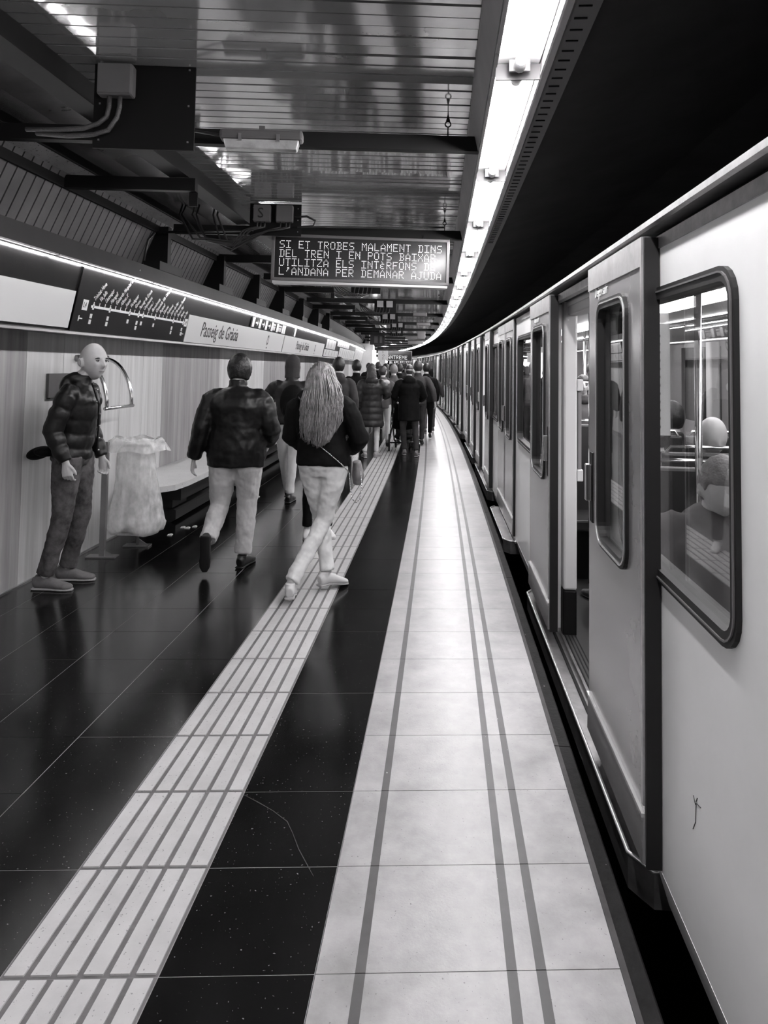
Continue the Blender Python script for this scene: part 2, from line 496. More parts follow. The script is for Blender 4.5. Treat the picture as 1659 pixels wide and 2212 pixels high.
# line map
lm = empty('line_map', face(5.7, 1.8), label='black line map board with slanted station names and a pale line, L4', cat='map')
child(plate(4.68, 6.88, 1.795, 2.245, 'sign_black', out=.006).build('board'), lm)
LZ = 1.985
child(plate(4.90, 6.80, LZ - .009, LZ + .009, 'print_white', out=.0085, th=.002).build('line'), lm)
names = ['Trinitat Nova', 'Via Julia', 'Llucmajor', 'Maragall', 'Guinardo Hospital de Sant Pau', 'Alfons X', 'Joanic', 'Verdaguer', 'Girona', 'Passeig de Gracia', 'Urquinaona', 'Jaume I', 'Barceloneta',
         'Ciutadella Vila Olimpica', 'Bogatell', 'Llacuna', 'Poblenou', 'Selva de Mar', 'El Maresme Forum', 'Besos Mar', 'Besos', 'La Pau']
for i, n_ in enumerate(names):
    s = 4.93 + i * (6.76 - 4.93) / 21
    tk = MB()
    plate(s - .004, s + .004, LZ + .008, LZ + .034, 'print_white', tk, out=.0085, th=.002)
    if i in (0, 3, 7, 9, 10, 13, 18, 21):
        plate(s - .012, s + .012, LZ - .022, LZ + .018, 'print_white', tk, out=.0095, th=.002)
        plate(s - .005, s + .005, LZ - .008, LZ + .008, 'print_black', tk, out=.0105, th=.002)
        for q in range(1 + (i % 3 == 0)):
            plate(s - .02, s + .012, LZ - .085 - q * .042, LZ - .053 - q * .042, 'sign_white', tk, out=.0085, th=.002)
    child(tk.build('station_mark'), lm)
    Mx = face_M(s + .006, LZ + .04, .0085) @ Matrix.Rotation(math.radians(48), 4, 'Z')
    child(text_mesh(n_, .056, 'print_white', 'station_name', M4=Mx, sx=.60), lm)
for s in (4.80, 6.82):
    child(plate(s - .028, s + .045, LZ - .035, LZ + .04, 'print_white', out=.0095, th=.002).build('line_badge'), lm)
    child(text_mesh('L4', .055, 'print_black', 'badge_text', M4=face_M(s - .02, LZ - .015, .0105), sx=.8), lm)
    ar = MB(); zz = LZ - .095 if s < 5 else LZ - .11; ss = s - .04
    plate(ss, ss + .05, zz - .004, zz + .004, 'print_white', ar, out=.0085, th=.002)
    plate(ss - .004, ss + .004, zz - .02, zz + .02, 'print_white', ar, out=.0085, th=.002)
    child(ar.build('arrow'), lm)
# station name boards
def name_board(s0, s1, ts, sz, label, sym):   # dark letters on a lit white board
    r = empty('station_sign', face((s0 + s1) / 2, 1.8), label=label, cat='sign')
    child(plate(s0, s1, 1.80, 2.075, 'sign_white', out=.005).build('board'), r)
    child(text_mesh('Passeig de Gràcia', sz, 'print_black', 'lettering', M4=face_M(ts, 1.875, .0065), sx=.86, shear=.12), r)
    m = MB()
    zc = 1.95
    for (a, b, c, d_) in ((0, .095, .035, .03), ):
        vs = []
        for k in range(8):
            an = 2 * math.pi * k / 8
            vs.append((math.cos(an), math.sin(an)))
        outer = [face(sym + .055 * x, zc + .08 * y, .0065) for x, y in vs]
        inner = [face(sym + .034 * x, zc + .045 * y, .0065) for x, y in vs]
        m.add(outer + inner, [(k, (k + 1) % 8, 8 + (k + 1) % 8, 8 + k) for k in range(8)], 'print_black')
    plate(sym - .02, sym + .025, 1.825, 1.85, 'print_black', m, out=.0065, th=.001)
    child(m.build('symbol'), r)
    return r
name_board(6.90, 11.45, 7.33, .232, 'white station name board lettered Passeig de Gràcia, the nearer and larger one', 10.36)
name_board(11.50, 16.0, 12.6, .22, 'white station name board lettered Passeig de Gràcia, the farther and smaller one', 14.75)
# arrow pictograms
pg = empty('direction_sign', face(10.5, 2.1), label='dark direction strip with white arrows and pictograms above the station name', cat='sign')
child(plate(9.22, 12.05, 2.085, 2.225, 'sign_black', out=.005).build('board'), pg)
sx_ = 9.28
for i, ch in enumerate('WaWaWaWTWMWW'):
    wd = .20 if ch == 'W' else .22
    if ch == 'W':
        child(plate(sx_, sx_ + wd * .55, 2.09, 2.22, 'print_white', out=.007, th=.002).build('white_panel'), pg)
        sx_ += wd * .55 + .03
    elif ch == 'a':
        m = MB(); z = 2.155
        P = [(0, .012), (.09, .012), (.09, .045), (.15, 0), (.09, -.045), (.09, -.012), (0, -.012)]
        m.add([face(sx_ + .03 + a, z + b, .0075) for a, b in P], [tuple(range(7))], 'print_white')
        child(m.build('arrow'), pg); sx_ += .23
    else:
        m = MB(); z = 2.15
        for dx in (0, .05, .1) if ch == 'T' else (0, .06, .12, .18):
            m.add([face(sx_ + dx + .018 * math.cos(k * math.pi / 3), z + .04 + .016 * math.sin(k * math.pi / 3), .0075) for k in range(6)], [tuple(range(6))], 'print_white')
            plate(sx_ + dx - .015, sx_ + dx + .015, z - .045, z + .018, 'print_white', m, out=.0075, th=.001)
        child(m.build('pictogram'), pg); sx_ += .22 if ch == 'T' else .26
child(plate(12.2, 12.32, 2.085, 2.225, 'print_white', out=.006).build('white_panel'), pg)
# remaining boards up to the end wall
for i, (a, b, z0, z1, lab) in enumerate(((16.15, 18.9, 1.81, 1.97, 'white lower board just past the second station name'), (16.3, 18.0, 1.99, 2.21, 'notice board with pale panes above the lower white board'),
                      (19.1, 24.0, 1.81, 2.08, 'long white wall board near the end wall'), (18.4, 21.5, 2.10, 2.22, 'grey upper board near the end wall'), (24.2, 29.4, 1.81, 2.20, 'last pale wall board before the end wall'))):
    e_ = empty('wall_board', face((a + b) / 2, z0), label=lab, cat='sign')
    child(plate(a, b, z0, z1, 'sign_white', out=.005).build('board'), e_)
    m = MB(); k = a + .3
    while k < b - .2:
        plate(k, k + .05, z0 + .03, z1 - .02, 'fascia_grey', m, out=.007, th=.002); k += .55
    child(m.build('printed_bars'), e_)
# thin fluorescent strip over the signs
for k in range(22):
    a = -3.2 + k * 1.5
    if a > 29: break
    m = MB(); m.tube([W(a + .02, -2.955, 2.243), W(a + 1.46, -2.955, 2.243)], .0055, 'strip_glow', n=6)
    e_ = empty('strip_light', W(a, -2.955, 2.25), label=('thin glowing strip along the top of the wall signs, ' + ORD[k - 4]) if 4 <= k < 14 else 'thin glowing strip along the wall signs, far or outside the view', cat='lamp', group='strip lights over the wall signs')
    child(m.build('tube'), e_)
    m = MB(); m.tbox(a, a + 1.48, -2.962, -2.946, 2.262, 2.272, 'lamp_trim'); child(m.build('housing'), e_)

# ================================================================ CEILING
ce = MB(); ce.strip([(-2.36, 3.062), (-.30, 3.062), (-.30, 3.2), (-2.36, 3.2)], -6, 74, 'slat_gap', step=1)
ceil = ce.build('ceiling', kind='structure')
sp = .1
sm_ = MB(); sm_.box((0, .006, 0), (2.04, .093, .02), 'slat', lambda x, y, z: (x, y + SK * x, z)); so = sm_.build('x'); me_sl = so.data; D.objects.remove(so)
for k in range(0, 72):
    s = 1.9 + sp * k
    o = D.objects.new('ceiling_slat', me_sl); COL.objects.link(o); o.parent = ceil
    o.location = WS(s, -2.34, 3.04 + random.uniform(-.001, .001)); o.rotation_euler = (random.uniform(-.018, .018), 0, -head(s))
sl = MB()
for k in list(range(-70, 0)) + list(range(72, 600)):
    s = 1.9 + sp * k
    sl.box((s + .004, -2.34, 3.04), (s + .094, -.30, 3.06), 'slat', lambda a, b, c: WS(a, b, c))
sl.build('ceiling_slat_field', ceil, kind='stuff')
# left edge of the ceiling: beam, duct, flange and ribbed roof panels
lb = MB()
lb.strip([(-2.33, 2.90), (-2.43, 2.90), (-2.43, 3.06), (-2.33, 3.06)], -6, 74, 'black_steel')
lb.strip([(-2.33, 2.90), (-2.29, 2.90), (-2.29, 2.912), (-2.33, 2.912)], -6, 74, 'black_steel')
lb.build('trim_3', kind='structure')
lb = MB(); lb.strip([(-2.43, 3.06), (-2.60, 3.035), (-2.80, 3.0), (-3.0, 2.995), (-3.05, 3.08), (-2.5, 3.12)], -6, 74, 'duct', smooth=False)
lb.build('trim_4', kind='structure')
lb = MB()
lb.strip([(-3.0, 2.93), (-3.14, 2.90), (-3.14, 2.915), (-3.0, 2.945)], -6, 74, 'flange')
lb.strip([(-3.0, 2.93), (-2.985, 2.93), (-2.985, 3.0), (-3.0, 3.0)], -6, 74, 'black_steel')
lb.strip([(-3.14, 2.80), (-3.16, 2.80), (-3.16, 2.93), (-3.14, 2.93)], -6, 74, 'black_steel')
lb.build('trim_5', kind='structure')
bk = MB(); bk.strip([(-3.44, 2.38), (-3.385, 2.40), (-3.15, 2.93), (-3.15, 3.2), (-3.5, 3.2)], -6, 74, 'slat_gap'); bk.build('trim_6', kind='structure')
cback = D.objects['trim_6']
rp = MB(); rp.box((.007, 0, 0), (.098, .55, .012), 'ribbed_roof'); ro = rp.build('x'); me_rp = ro.data; D.objects.remove(ro)
for k in range(0, 80):
    s = 3.0 + .105 * k
    o = D.objects.new('roof_slat', me_rp); COL.objects.link(o); o.parent = cback
    a, b = W(s, -3.36, 2.41), W(s + .105, -3.36, 2.41); up = W(s, -3.13, 2.92) - W(s, -3.36, 2.41)
    o.matrix_world = frame(a, b - a, up)
rs_ = MB()
for k in range(80, 520):
    s = 3.0 + .105 * k
    rs_.add([W(s + .007, -3.36, 2.41), W(s + .098, -3.36, 2.41), W(s + .098, -3.13, 2.92), W(s + .007, -3.13, 2.92)], [(0, 1, 2, 3)], 'ribbed_roof')
rs_.build('roof_slat_field', cback, kind='stuff')
# cross beams (full) and short brackets
def xbeam(s0, t0, t1, z0, z1, wd, mat='black_steel', m=None):
    m = m or MB(); m.box((s0, t0, z0), (s0 + wd, t1, z1), mat, lambda a, b, c: WS(a, b, c)); return m
BE = [3.95, 6.72, 10.2, 13.7, 17.1, 20.5, 24, 27.4, 31, 34.5, 38, 42, 46, 50, 55, 60]
for i, s in enumerate(BE):
    z = 2.80
    m = xbeam(s, -3.0, -.28, z, z + .085, .06)
    b_ = m.build('ceiling_beam', label='black steel cross beam under the ceiling, ' + ORD[i] if i < 10 else 'far black steel cross beam at the end of the ceiling', cat='beam', group='black cross beams under the ceiling')
    # hanger wire with its eye
    t = -.47
    m = MB(); p = WS(s + .03, t, z + .085)
    top = Vector((p.x, p.y, 3.04))
    n = 10
    ring = [p + Vector((0.016 * math.cos(a * 2 * math.pi / n), 0, .075 + .016 * math.sin(a * 2 * math.pi / n))) for a in range(n + 1)]
    m.tube(ring, .004, 'black_steel', n=5); m.tube([p, p + Vector((0, 0, .06))], .004, 'black_steel', n=5)
    m.tube([p + Vector((0, 0, .09)), p + Vector((0, 0, .13))], [.013, .004], 'black_steel', n=6)
    m.tube([p + Vector((0, 0, .12)), top], .0025, 'black_steel', n=5)
    if i < 8: m.build('hanger_wire', label='black hanger wire with a ring eye on a ceiling beam, ' + ORD[i], cat='wire', group='hanger wires of the cross beams')
for i, s in enumerate([5.05, 8.55, 11.9, 15.3, 18.8, 22.2, 25.8]):
    m = xbeam(s, -3.15, -2.24, 2.80, 2.89, .06); xbeam(s + .06, -2.30, -2.24, 2.70, 2.80, .01, m=m)
    m.build('ceiling_bracket', label='short black bracket over the left ceiling duct, ' + ORD[i], cat='bracket', group='short black brackets over the duct')
for i, s in enumerate([6.35, 8.1, 9.8, 11.5, 13.3, 15.2, 17.0]):
    m = MB()
    m.box((s, -3.30, 2.45), (s + .08, -3.05, 2.86), 'black_steel', lambda a, b, c: W(a, b - (c - 2.45) * .0, c))
    m.box((s - .25, -3.18, 2.42), (s + .3, -3.02, 2.50), 'black_steel', lambda a, b, c: W(a, b, c))
    m.build('roof_bracket', label='black foot bracket on the sign band fascia, ' + ORD[i], cat='bracket', group='foot brackets on the fascia')
# dim clutter farther down the ceiling
for i, (s, t, wd, ht, lab) in enumerate(((15.5, -1.0, .3, .08, 'small grey box hung under the far ceiling, nearest of the row'), (19.0, -.95, .36, .08, 'flat pale fixture under the far ceiling'), (23.5, -.9, .26, .26, 'square grey ceiling box far along the platform'), (27.5, -1.3, .6, .12, 'long thin fixture under the far ceiling'), (32.0, -1.1, .7, .16, 'pale capsule shaped fixture under the far ceiling'))):
    m = MB(); m.box((s, t, 2.78 - ht), (s + .12, t + wd, 2.78), 'grey_box', lambda a, b, c: WS(a, b, c))
    tag(m.build('ceiling_fixture', bevel=.01), lab, 'box')

# light line fascia
lf = MB()
lf.strip([(-.345, 2.99), (-.30, 2.80), (-.292, 2.80), (-.292, 3.07), (-.345, 3.07)], -6, 74, 'fascia_grey')
lf.build('trim_7', kind='structure')
lf = MB()
lf.strip([(-.115, 2.735), (-.085, 2.735), (-.055, 2.80), (-.055, 3.07), (-.115, 3.07)], -6, 74, 'lamp_trim')
lf.strip([(-.298, 2.775), (-.285, 2.77), (-.285, 2.785), (-.298, 2.79)], -6, 74, 'bright_trim')
lf.strip([(-.118, 2.728), (-.110, 2.728), (-.110, 2.74), (-.118, 2.74)], -6, 74, 'bright_trim')
lf.build('trim_8', kind='structure')
lf = MB()
lf.strip([(-.055, 2.80), (.03, 2.80), (.03, 3.07), (-.055, 3.07)], -6, 74, 'hatch_strip')
for k in range(0, 60):
    s = 1.8 + k * .085
    lf.box((s, -.045, 2.795), (s + .006, .0, 2.80), 'black_steel', lambda a, b, c: W(a, b, c))
lf.build('trim_9', kind='structure')
cr_ = MB(); cr_.strip([(.03, 3.05), (1.6, 3.45), (4.3, 3.45), (4.3, 3.6), (.03, 3.6)], -8, 80, 'soot_roof'); cr_.build('ceiling_tunnel', kind='structure')
# platform lamps
UN = 1.53
for k in range(-4, 46):
    a = 4.26 + UN * (k - 1)
    far = k > 14
    L_ = empty('tube_light', W(a, -.2, 2.8), label=('bright fluorescent light over the platform edge, ' + ORD[k - (-1)]) if -1 <= k < 9 else 'fluorescent light over the platform edge in the far merged part of the line' if k > 0 else 'fluorescent light over the platform edge behind the camera', cat='lamp', group='fluorescent lights over the platform edge')
    m = MB(); m.strip([(-.285, 2.785), (-.12, 2.785), (-.12, 2.86), (-.285, 2.86)], a + .004, a + UN - .004, 'lamp_housing', closed=True, step=.8)
    child(m.build('housing'), L_)
    m = MB(); m.tube([W(a + .10, -.20, 2.757), W(a + UN / 2, -.20, 2.757), W(a + UN - .10, -.20, 2.757)], .021, 'tube_glow', n=10 if not far else 6)
    child(m.build('tube'), L_)
    if not far:
        for e1, e2 in ((a + .03, a + .10), (a + UN - .10, a + UN - .03)):
            m = MB(); m.tube([W(e1, -.20, 2.757), W(e2, -.20, 2.757)], .023, 'strip_white', n=10)
            m.box((e1 if e1 < a + .5 else e2 - .01, -.24, 2.74), ((e1 if e1 < a + .5 else e2 - .01) + .012, -.16, 2.785), 'lamp_housing', lambda s_, t_, z_: W(s_, t_, z_))
            child(m.build('lamp_holder'), L_)
        m = MB(); m.tbox(a + .002, a + .012, -.29, -.115, 2.722, 2.785, 'frame_grey')
        child(m.build('end_plate'), L_)

# ================================================================ CEILING EQUIPMENT
# big black plate with grey junction box
def facing(s, t, z, yaw=0.0):       # frame: x across the platform, y up, z towards the camera
    x = (WS(s, t + .1, z) - WS(s, t - .1, z)); x.rotate(Matrix.Rotation(yaw, 3, 'Z'))
    return frame(WS(s, t, z), x, Vector((0, 0, 1)))
def rbox(m, c, sz, mat, Mx, r=.0):
    x, y, z = c; a, b, d_ = sz[0] / 2, sz[1] / 2, sz[2] / 2
    m.box((x - a, y - b, z - d_), (x + a, y + b, z + d_), mat, lambda p, q_, w_: Mx @ Vector((p, q_, w_)))
def junction_panel(s, t, z, w_, h_, boxes, label, mirror_text=None):
    Mx = facing(s, t, z)
    r = empty('junction_panel', Mx.translation.copy(), label=label, cat='panel')
    m = MB(); rbox(m, (0, 0, 0), (w_, h_, .012), 'black_plate', Mx); child(m.build('plate'), r)
    m = MB()
    for i in (-1, 1):
        for j in (-1, 0, 1):
            rbox(m, (i * (w_ / 2 - .03), j * (h_ / 2 - .04), .008), (.008, .008, .006), 'steel', Mx)
    child(m.build('screws'), r)
    for (bx, by, bw, bh) in boxes:
        m = MB(); rbox(m, (bx, by, .045), (bw, bh, .07), 'grey_box', Mx); b = child(m.build('junction_box', bevel=.012), r)
        m = MB(); rbox(m, (bx, by, .083), (bw * .93, bh * .93, .008), 'grey_box', Mx); child(m.build('lid', bevel=.006), r)
    return r, Mx
jr, JM = junction_panel(3.51, -1.96, 2.845, .49, .44, [(-.125, .10, .17, .155)], 'black square plate with one grey junction box, nearest under the ceiling')
m = MB()
for dx, ex in ((-.155, .0), (-.105, .03)):
    m.tube([JM @ Vector(p) for p in ((dx, .02, .05), (dx, -.03, .05), (dx - .01, -.08, .05), (dx - .05, -.115 - ex, .05), (dx - .12, -.135 - ex, .04), (dx - .25, -.14 - ex, .02), (dx - .42, -.13 - ex * .6, -.02))], .012, 'conduit', n=8)
child(m.build('conduit'), jr)
jr2, JM2 = junction_panel(6.42, -1.99, 2.885, .46, .29, [(-.115, .045, .155, .155), (.085, .045, .155, .155)], 'black plate with two grey boxes, one lettered S, above the display')
m = MB()
for i, (dx, dp, ln) in enumerate(((-.155, .28, .75), (-.125, .31, .62), (-.09, .34, .50), (.05, .30, .85), (.10, .26, 1.0), (.13, .36, .7))):
    m.tube([JM2 @ Vector(p) for p in ((dx, .0, .06), (dx, -.08, .07), (dx - .06, -.10, .09), (min(dx - .12, -.06), -.12, .10), (min(dx, 0) * .5 - .28 - .02 * i, -.0 - dp * .85, .10), (dx - ln * .75, -.03 - dp * .62, .08), (dx - ln * .92, .02, .05), (dx - ln * .9, .12, 0))], .009, 'cable', n=6)
m.tube([JM2 @ Vector(p) for p in ((.17, .02, .04), (.28, .03, .05), (.36, -.01, .06), (.34, -.06, .06), (.2, -.07, .05))], .010, 'cable', n=6)
m.tube([JM2 @ Vector(p) for p in ((.2, -.06, .0), (.45, -.03, -.1), (.9, -.01, -.2), (1.55, .01, -.2))], .008, 'cable', n=6)
child(m.build('cables'), jr2)
child(text_mesh('S', .13, 'print_black', 'lettering', M4=JM2 @ Matrix.Translation((-.155, .0, .0885))), jr2)
# emergency lamp hung on the first beam
EM = facing(3.86, -1.47, 2.80)
er = empty('emergency_light', EM.translation.copy(), label='pale bulkhead emergency light hung on the nearest ceiling beam', cat='lamp')
m = MB(); rbox(m, (0, .0, .06), (.44, .055, .09), 'grey_box', EM); child(m.build('housing', bevel=.015), er)
m = MB(); 
pr = [(.0, -.028), (.09, -.028), (.075, -.075), (.015, -.075)]
vs = []
for x in (-.20, .20):
    vs += [EM @ Vector((x * (1 if q_[1] > -.05 else .94), q_[1], q_[0] + .015)) for q_ in pr]
m.add(vs, [(0, 1, 2, 3)[::-1], (4, 5, 6, 7), (0, 1, 5, 4), (1, 2, 6, 5), (2, 3, 7, 6), (3, 0, 4, 7)], 'lens')
child(m.build('diffuser', bevel=.006), er)
m = MB()
for x in (-.11, .09): rbox(m, (x, -.02, .108), (.018, .04, .008), 'steel', EM)
child(m.build('clips'), er)
m = MB(); rbox(m, (0.0, .04, .06), (.03, .03, .02), 'grey_box', EM); m.tube([EM @ Vector(p) for p in ((-.22, .0, .06), (-.27, .01, .05), (-.45, .05, .0))], .008, 'cable', n=6)
child(m.build('cable'), er)
# conduit run along the sign beam
m = MB()
m.tube([WS(6.6, -3.1, 2.78), WS(6.6, -2.2, 2.82), WS(6.6, -1.9, 2.80)], .012, 'cable'); m.tube([WS(6.6, -3.12, 2.78), WS(6.55, -3.16, 2.70), WS(6.5, -3.18, 2.45)], .012, 'cable')
m.build('cable_run', label='black cable run along the beam left of the display', cat='cable')

# LED display
GL = {'S': '01111 10000 10000 01110 00001 00001 11110', 'I': '11111 00100 00100 00100 00100 00100 11111', 'E': '11111 10000 10000 11110 10000 10000 11111',
 'T': '11111 00100 00100 00100 00100 00100 00100', 'R': '11110 10001 10001 11110 10100 10010 10001', 'O': '01110 10001 10001 10001 10001 10001 01110',
 'B': '11110 01001 01001 01110 01001 01001 11110', 'M': '10001 11011 10101 10101 10001 10001 10001', 'A': '00100 01010 10001 10001 11111 10001 10001',
 'L': '10000 10000 10000 10000 10000 10000 11111', 'N': '10001 11001 10101 10101 10011 10001 10001', 'D': '11110 01001 01001 01001 01001 01001 11110',
 'P': '11110 10001 10001 11110 10000 10000 10000', 'X': '10001 10001 01010 00100 01010 10001 10001', '.': '00000 00000 00000 00000 00000 01100 01100',
 'U': '10001 10001 10001 10001 10001 10001 01110', 'Z': '11111 00001 00010 00100 01000 10000 11111', 'F': '11111 10000 10000 11110 10000 10000 10000',
 "'": '00110 00110 00100 01000 00000 00000 00000', 'J': '00111 00010 00010 00010 00010 10010 01100', 'È': '01000 00100 01110 10000 11100 10000 01110',
 'V': '10001 10001 10001 10001 10001 01010 00100', '1': '00100 01100 00100 00100 00100 00100 01110', '2': '01110 10001 00001 00110 01000 10000 11111', 'K': '10001 10010 10100 11000 10100 10010 10001'}
def led_display(s, tc, zc, w_, h_, lines, label, tilt=0.012, ncol=25, name='led_display'):
    Mx = facing(s, tc, zc) @ Matrix.Rotation(-tilt, 4, 'Z')
    r = empty(name, Mx.translation.copy(), label=label, cat='display')
    m = MB(); rbox(m, (0, 0, -.06), (w_, h_, .14), 'led_face', Mx); child(m.build('screen'), r)
    m = MB(); b = .028
    for c, sz in (((0, h_ / 2 - b / 2, .012), (w_, b, .03)), ((0, -h_ / 2 + b / 2, .012), (w_, b, .03)), ((-w_ / 2 + b / 2, 0, .012), (b, h_, .03)), ((w_ / 2 - b / 2, 0, .012), (b, h_, .03))):
        rbox(m, c, sz, 'frame_grey', Mx)
    child(m.build('frame', bevel=.003), r)
    m = MB(); rbox(m, (0, -h_ / 2 - .012, -.06), (w_ * .985, .022, .15), 'sign_under', Mx); child(m.build('underside'), r)
    x0 = -w_ / 2 + .075; cw = (w_ - .13) / ncol; dx = cw / 6.2; lh = (h_ - .10) / len(lines); dy = dx * 1.12
    for li, ln in enumerate(lines):
        m = MB(); q = dx * .33
        for ci, chh in enumerate(ln):
            if chh == ' ': continue
            for ry, row in enumerate(GL[chh].split()):
                for rx, bit in enumerate(row):
                    if bit == '1':
                        cx = x0 + ci * cw + rx * dx; cy = h_ / 2 - .062 - li * lh - ry * dy
                        m.add([Mx @ Vector((cx + a_ * q, cy + b_ * q, .0115)) for a_, b_ in ((-1, -1), (1, -1), (1, 1), (-1, 1))], [(0, 1, 2, 3)], 'led_glow')
        o = child(m.build('text_line', kind='stuff'), r)
    return r, Mx
dr, DM = led_display(6.66, -1.25, 2.575, 1.66, .435, ['SI ET TROBES MALAMENT DINS', 'DEL TREN I EN POTS BAIXAR.', 'UTILITZA ELS INTÈRFONS DE', "L'ANDANA PER DEMANAR AJUDA"], 'wide black dot matrix display with four lines of lit Catalan text', tilt=.012, ncol=26)
m = MB()
for x in (-.6, .6): rbox(m, (x, .235, -.06), (.03, .06, .03), 'black_steel', DM)
child(m.build('hangers'), dr)
led_display(44, -.95, 2.28, 1.6, .62, ['', 'ANTREME'], 'small far display with one bright line of text above the crowd', ncol=8)
# far row of black boxes in the middle of the ceiling
for i, (s, t) in enumerate(((10.18, -1.55), (13.68, -1.5), (17.08, -1.6), (20.48, -1.5), (23.98, -1.6))):
    Mx = facing(s, t, 2.74)
    m = MB(); rbox(m, (0, 0, 0), (.42, .24, .02), 'black_plate', Mx)
    for dx in (-.1, .08): rbox(m, (dx, .04, .035), (.12, .12, .05), 'fascia_grey', Mx)
    for k in range(5):
        m.tube([Mx @ Vector(p) for p in ((-.15 + k * .06, 0, .04), (-.17 + k * .06, -.12, .05), (-.3 + k * .06, -.16, .05), (-.45 + k * .05, -.1, .03), (-.5, .05, 0))], .008, 'cable', n=5)
    m.build('junction_panel', label='black plate with grey boxes and looped cables, %s behind the display' % ('first', 'second', 'third', 'fourth', 'fifth')[i], cat='panel')

# ================================================================ BENCH, BIN, WALL ITEMS
BZ = .49
bn = empty('bench', W(9, -3.1, 0), label='long pale stone bench on dark supports along the left wall', cat='bench')
prof = [(6.30, -3.425), (6.28, -3.30), (6.02, -3.10), (6.04, -2.98), (6.22, -2.86), (6.5, -2.83)]
ends = []
s = 7.0
while s < 15.01: ends.append(s); s += .8
poly = [(a, b) for a, b in prof] + [(e, -2.83) for e in ends] + [(e, -3.425) for e in reversed(ends)]
m = MB(); n = len(poly)
m.add([W(a, b, BZ - .05) for a, b in poly] + [W(a, b, BZ) for a, b in poly], [tuple(range(n))[::-1], tuple(range(n, 2 * n))] + [(k, (k + 1) % n, n + (k + 1) % n, n + k) for k in range(n)], 'bench_top')
o = m.build('bench_top'); bm = bmesh.new(); bm.from_mesh(o.data); bmesh.ops.recalc_face_normals(bm, faces=bm.faces); bm.to_mesh(o.data); bm.free(); child(o, bn)
for a, b in ((6.7, 8.0), (8.35, 9.8), (10.2, 11.6), (12.0, 13.4)):
    m = MB(); m.tbox(a, b, -3.41, -2.98, .26, BZ - .052, 'bench_dark'); m.tbox(a + .1, a + .5, -3.41, -3.1, .165, .26, 'bench_dark')
    child(m.build('support'), bn)
m = MB(); m.strip([(-3.41, .002), (-3.15, .002), (-3.10, .03), (-3.10, .12), (-3.16, .15), (-3.41, .15)], 6.9, 16, 'bench_dark')
m.build('plinth', label='low black plinth on the floor under the bench', cat='plinth')
# litter on the floor
for i, (x, y) in enumerate(((408, 1142), (418, 1143), (433, 1140), (381, 1158), (566, 1075))):
    yy = F_PX * EYE / (y - 793.0); xx = (x - 829.5 ) / F_PX * yy
    m = MB(); m.box((xx - .02, yy - .03, .001), (xx + .02, yy + .02, .006), 'paper')
    m.box((xx - .005, yy - .01, .006), (xx + .015, yy + .01, .012), 'paper')
    m.build('litter', label='scrap of white litter on the dark floor by the bench', cat='litter', group='litter scraps near the bench')
# bin bag stand
b1, b2 = Vector((-2.26, 5.83, 0)), Vector((-2.10, 6.19, 0))
bs = empty('bin_stand', b1.lerp(b2, .5), label='steel stand with a clear plastic rubbish bag hanging beside the bald man', cat='bin')
for p, wd in ((b1, .12), (b2, .11)):
    m = MB(); m.box((p.x - wd, p.y - .05, .002), (p.x + wd, p.y + .05, .012), 'steel')
    m.add([p + Vector((.0, 0, .012)), p + Vector((.09, 0, .012)), p + Vector((0, 0, .07)), p + Vector((0, .012, .012)), p + Vector((.09, .012, .012)), p + Vector((0, .012, .07))], [(0, 1, 2), (5, 4, 3), (0, 3, 4, 1), (1, 4, 5, 2), (2, 5, 3, 0)], 'steel')
    child(m.build('base'), bs)
m = MB(); m.box((b1.x - .022, b1.y - .02, .01), (b1.x + .022, b1.y + .02, .93), 'steel'); child(m.build('post'), bs)
m = MB(); m.tube([b2 + Vector((0, 0, .01)), b2 + Vector((0, 0, .9))], .012, 'steel'); child(m.build('post'), bs)
cb = Vector((-2.07, 5.98, 0))
m = MB(); m.tube([cb + Vector((.15 * math.cos(a * math.pi / 12), .15 * math.sin(a * math.pi / 12), .9)) for a in range(25)], .01, 'steel'); child(m.build('ring'), bs)
m = MB(); vs = []; nr, nc = 26, 40
for i in range(nr):
    f = i / (nr - 1); z = .93 - f * .76 + (.02 * math.sin(f * 9))
    rad = .125 + .075 * f ** .8 + (.03 if i < 2 else 0) - (.03 * max(0, f - .93) * 14)
    for k in range(nc):
        a = 2 * math.pi * k / nc
        w1 = 1 + .10 * math.sin(a * 5 + f * 2) * f + .05 * math.sin(a * 11 + f * 7) + .03 * math.sin(a * 17 - f * 5)
        vs.append(cb + Vector((rad * w1 * math.cos(a) * (1.0 + .15 * f) + .03 * f, rad * w1 * math.sin(a) * .8, z + (.022 * math.sin(a * 3 + 1) if f > .9 or f < .05 else 0))))
fs = [(i * nc + k, i * nc + (k + 1) % nc, (i + 1) * nc + (k + 1) % nc, (i + 1) * nc + k) for i in range(nr - 1) for k in range(nc)]
fs.append(tuple((nr - 1) * nc + k for k in range(nc)))
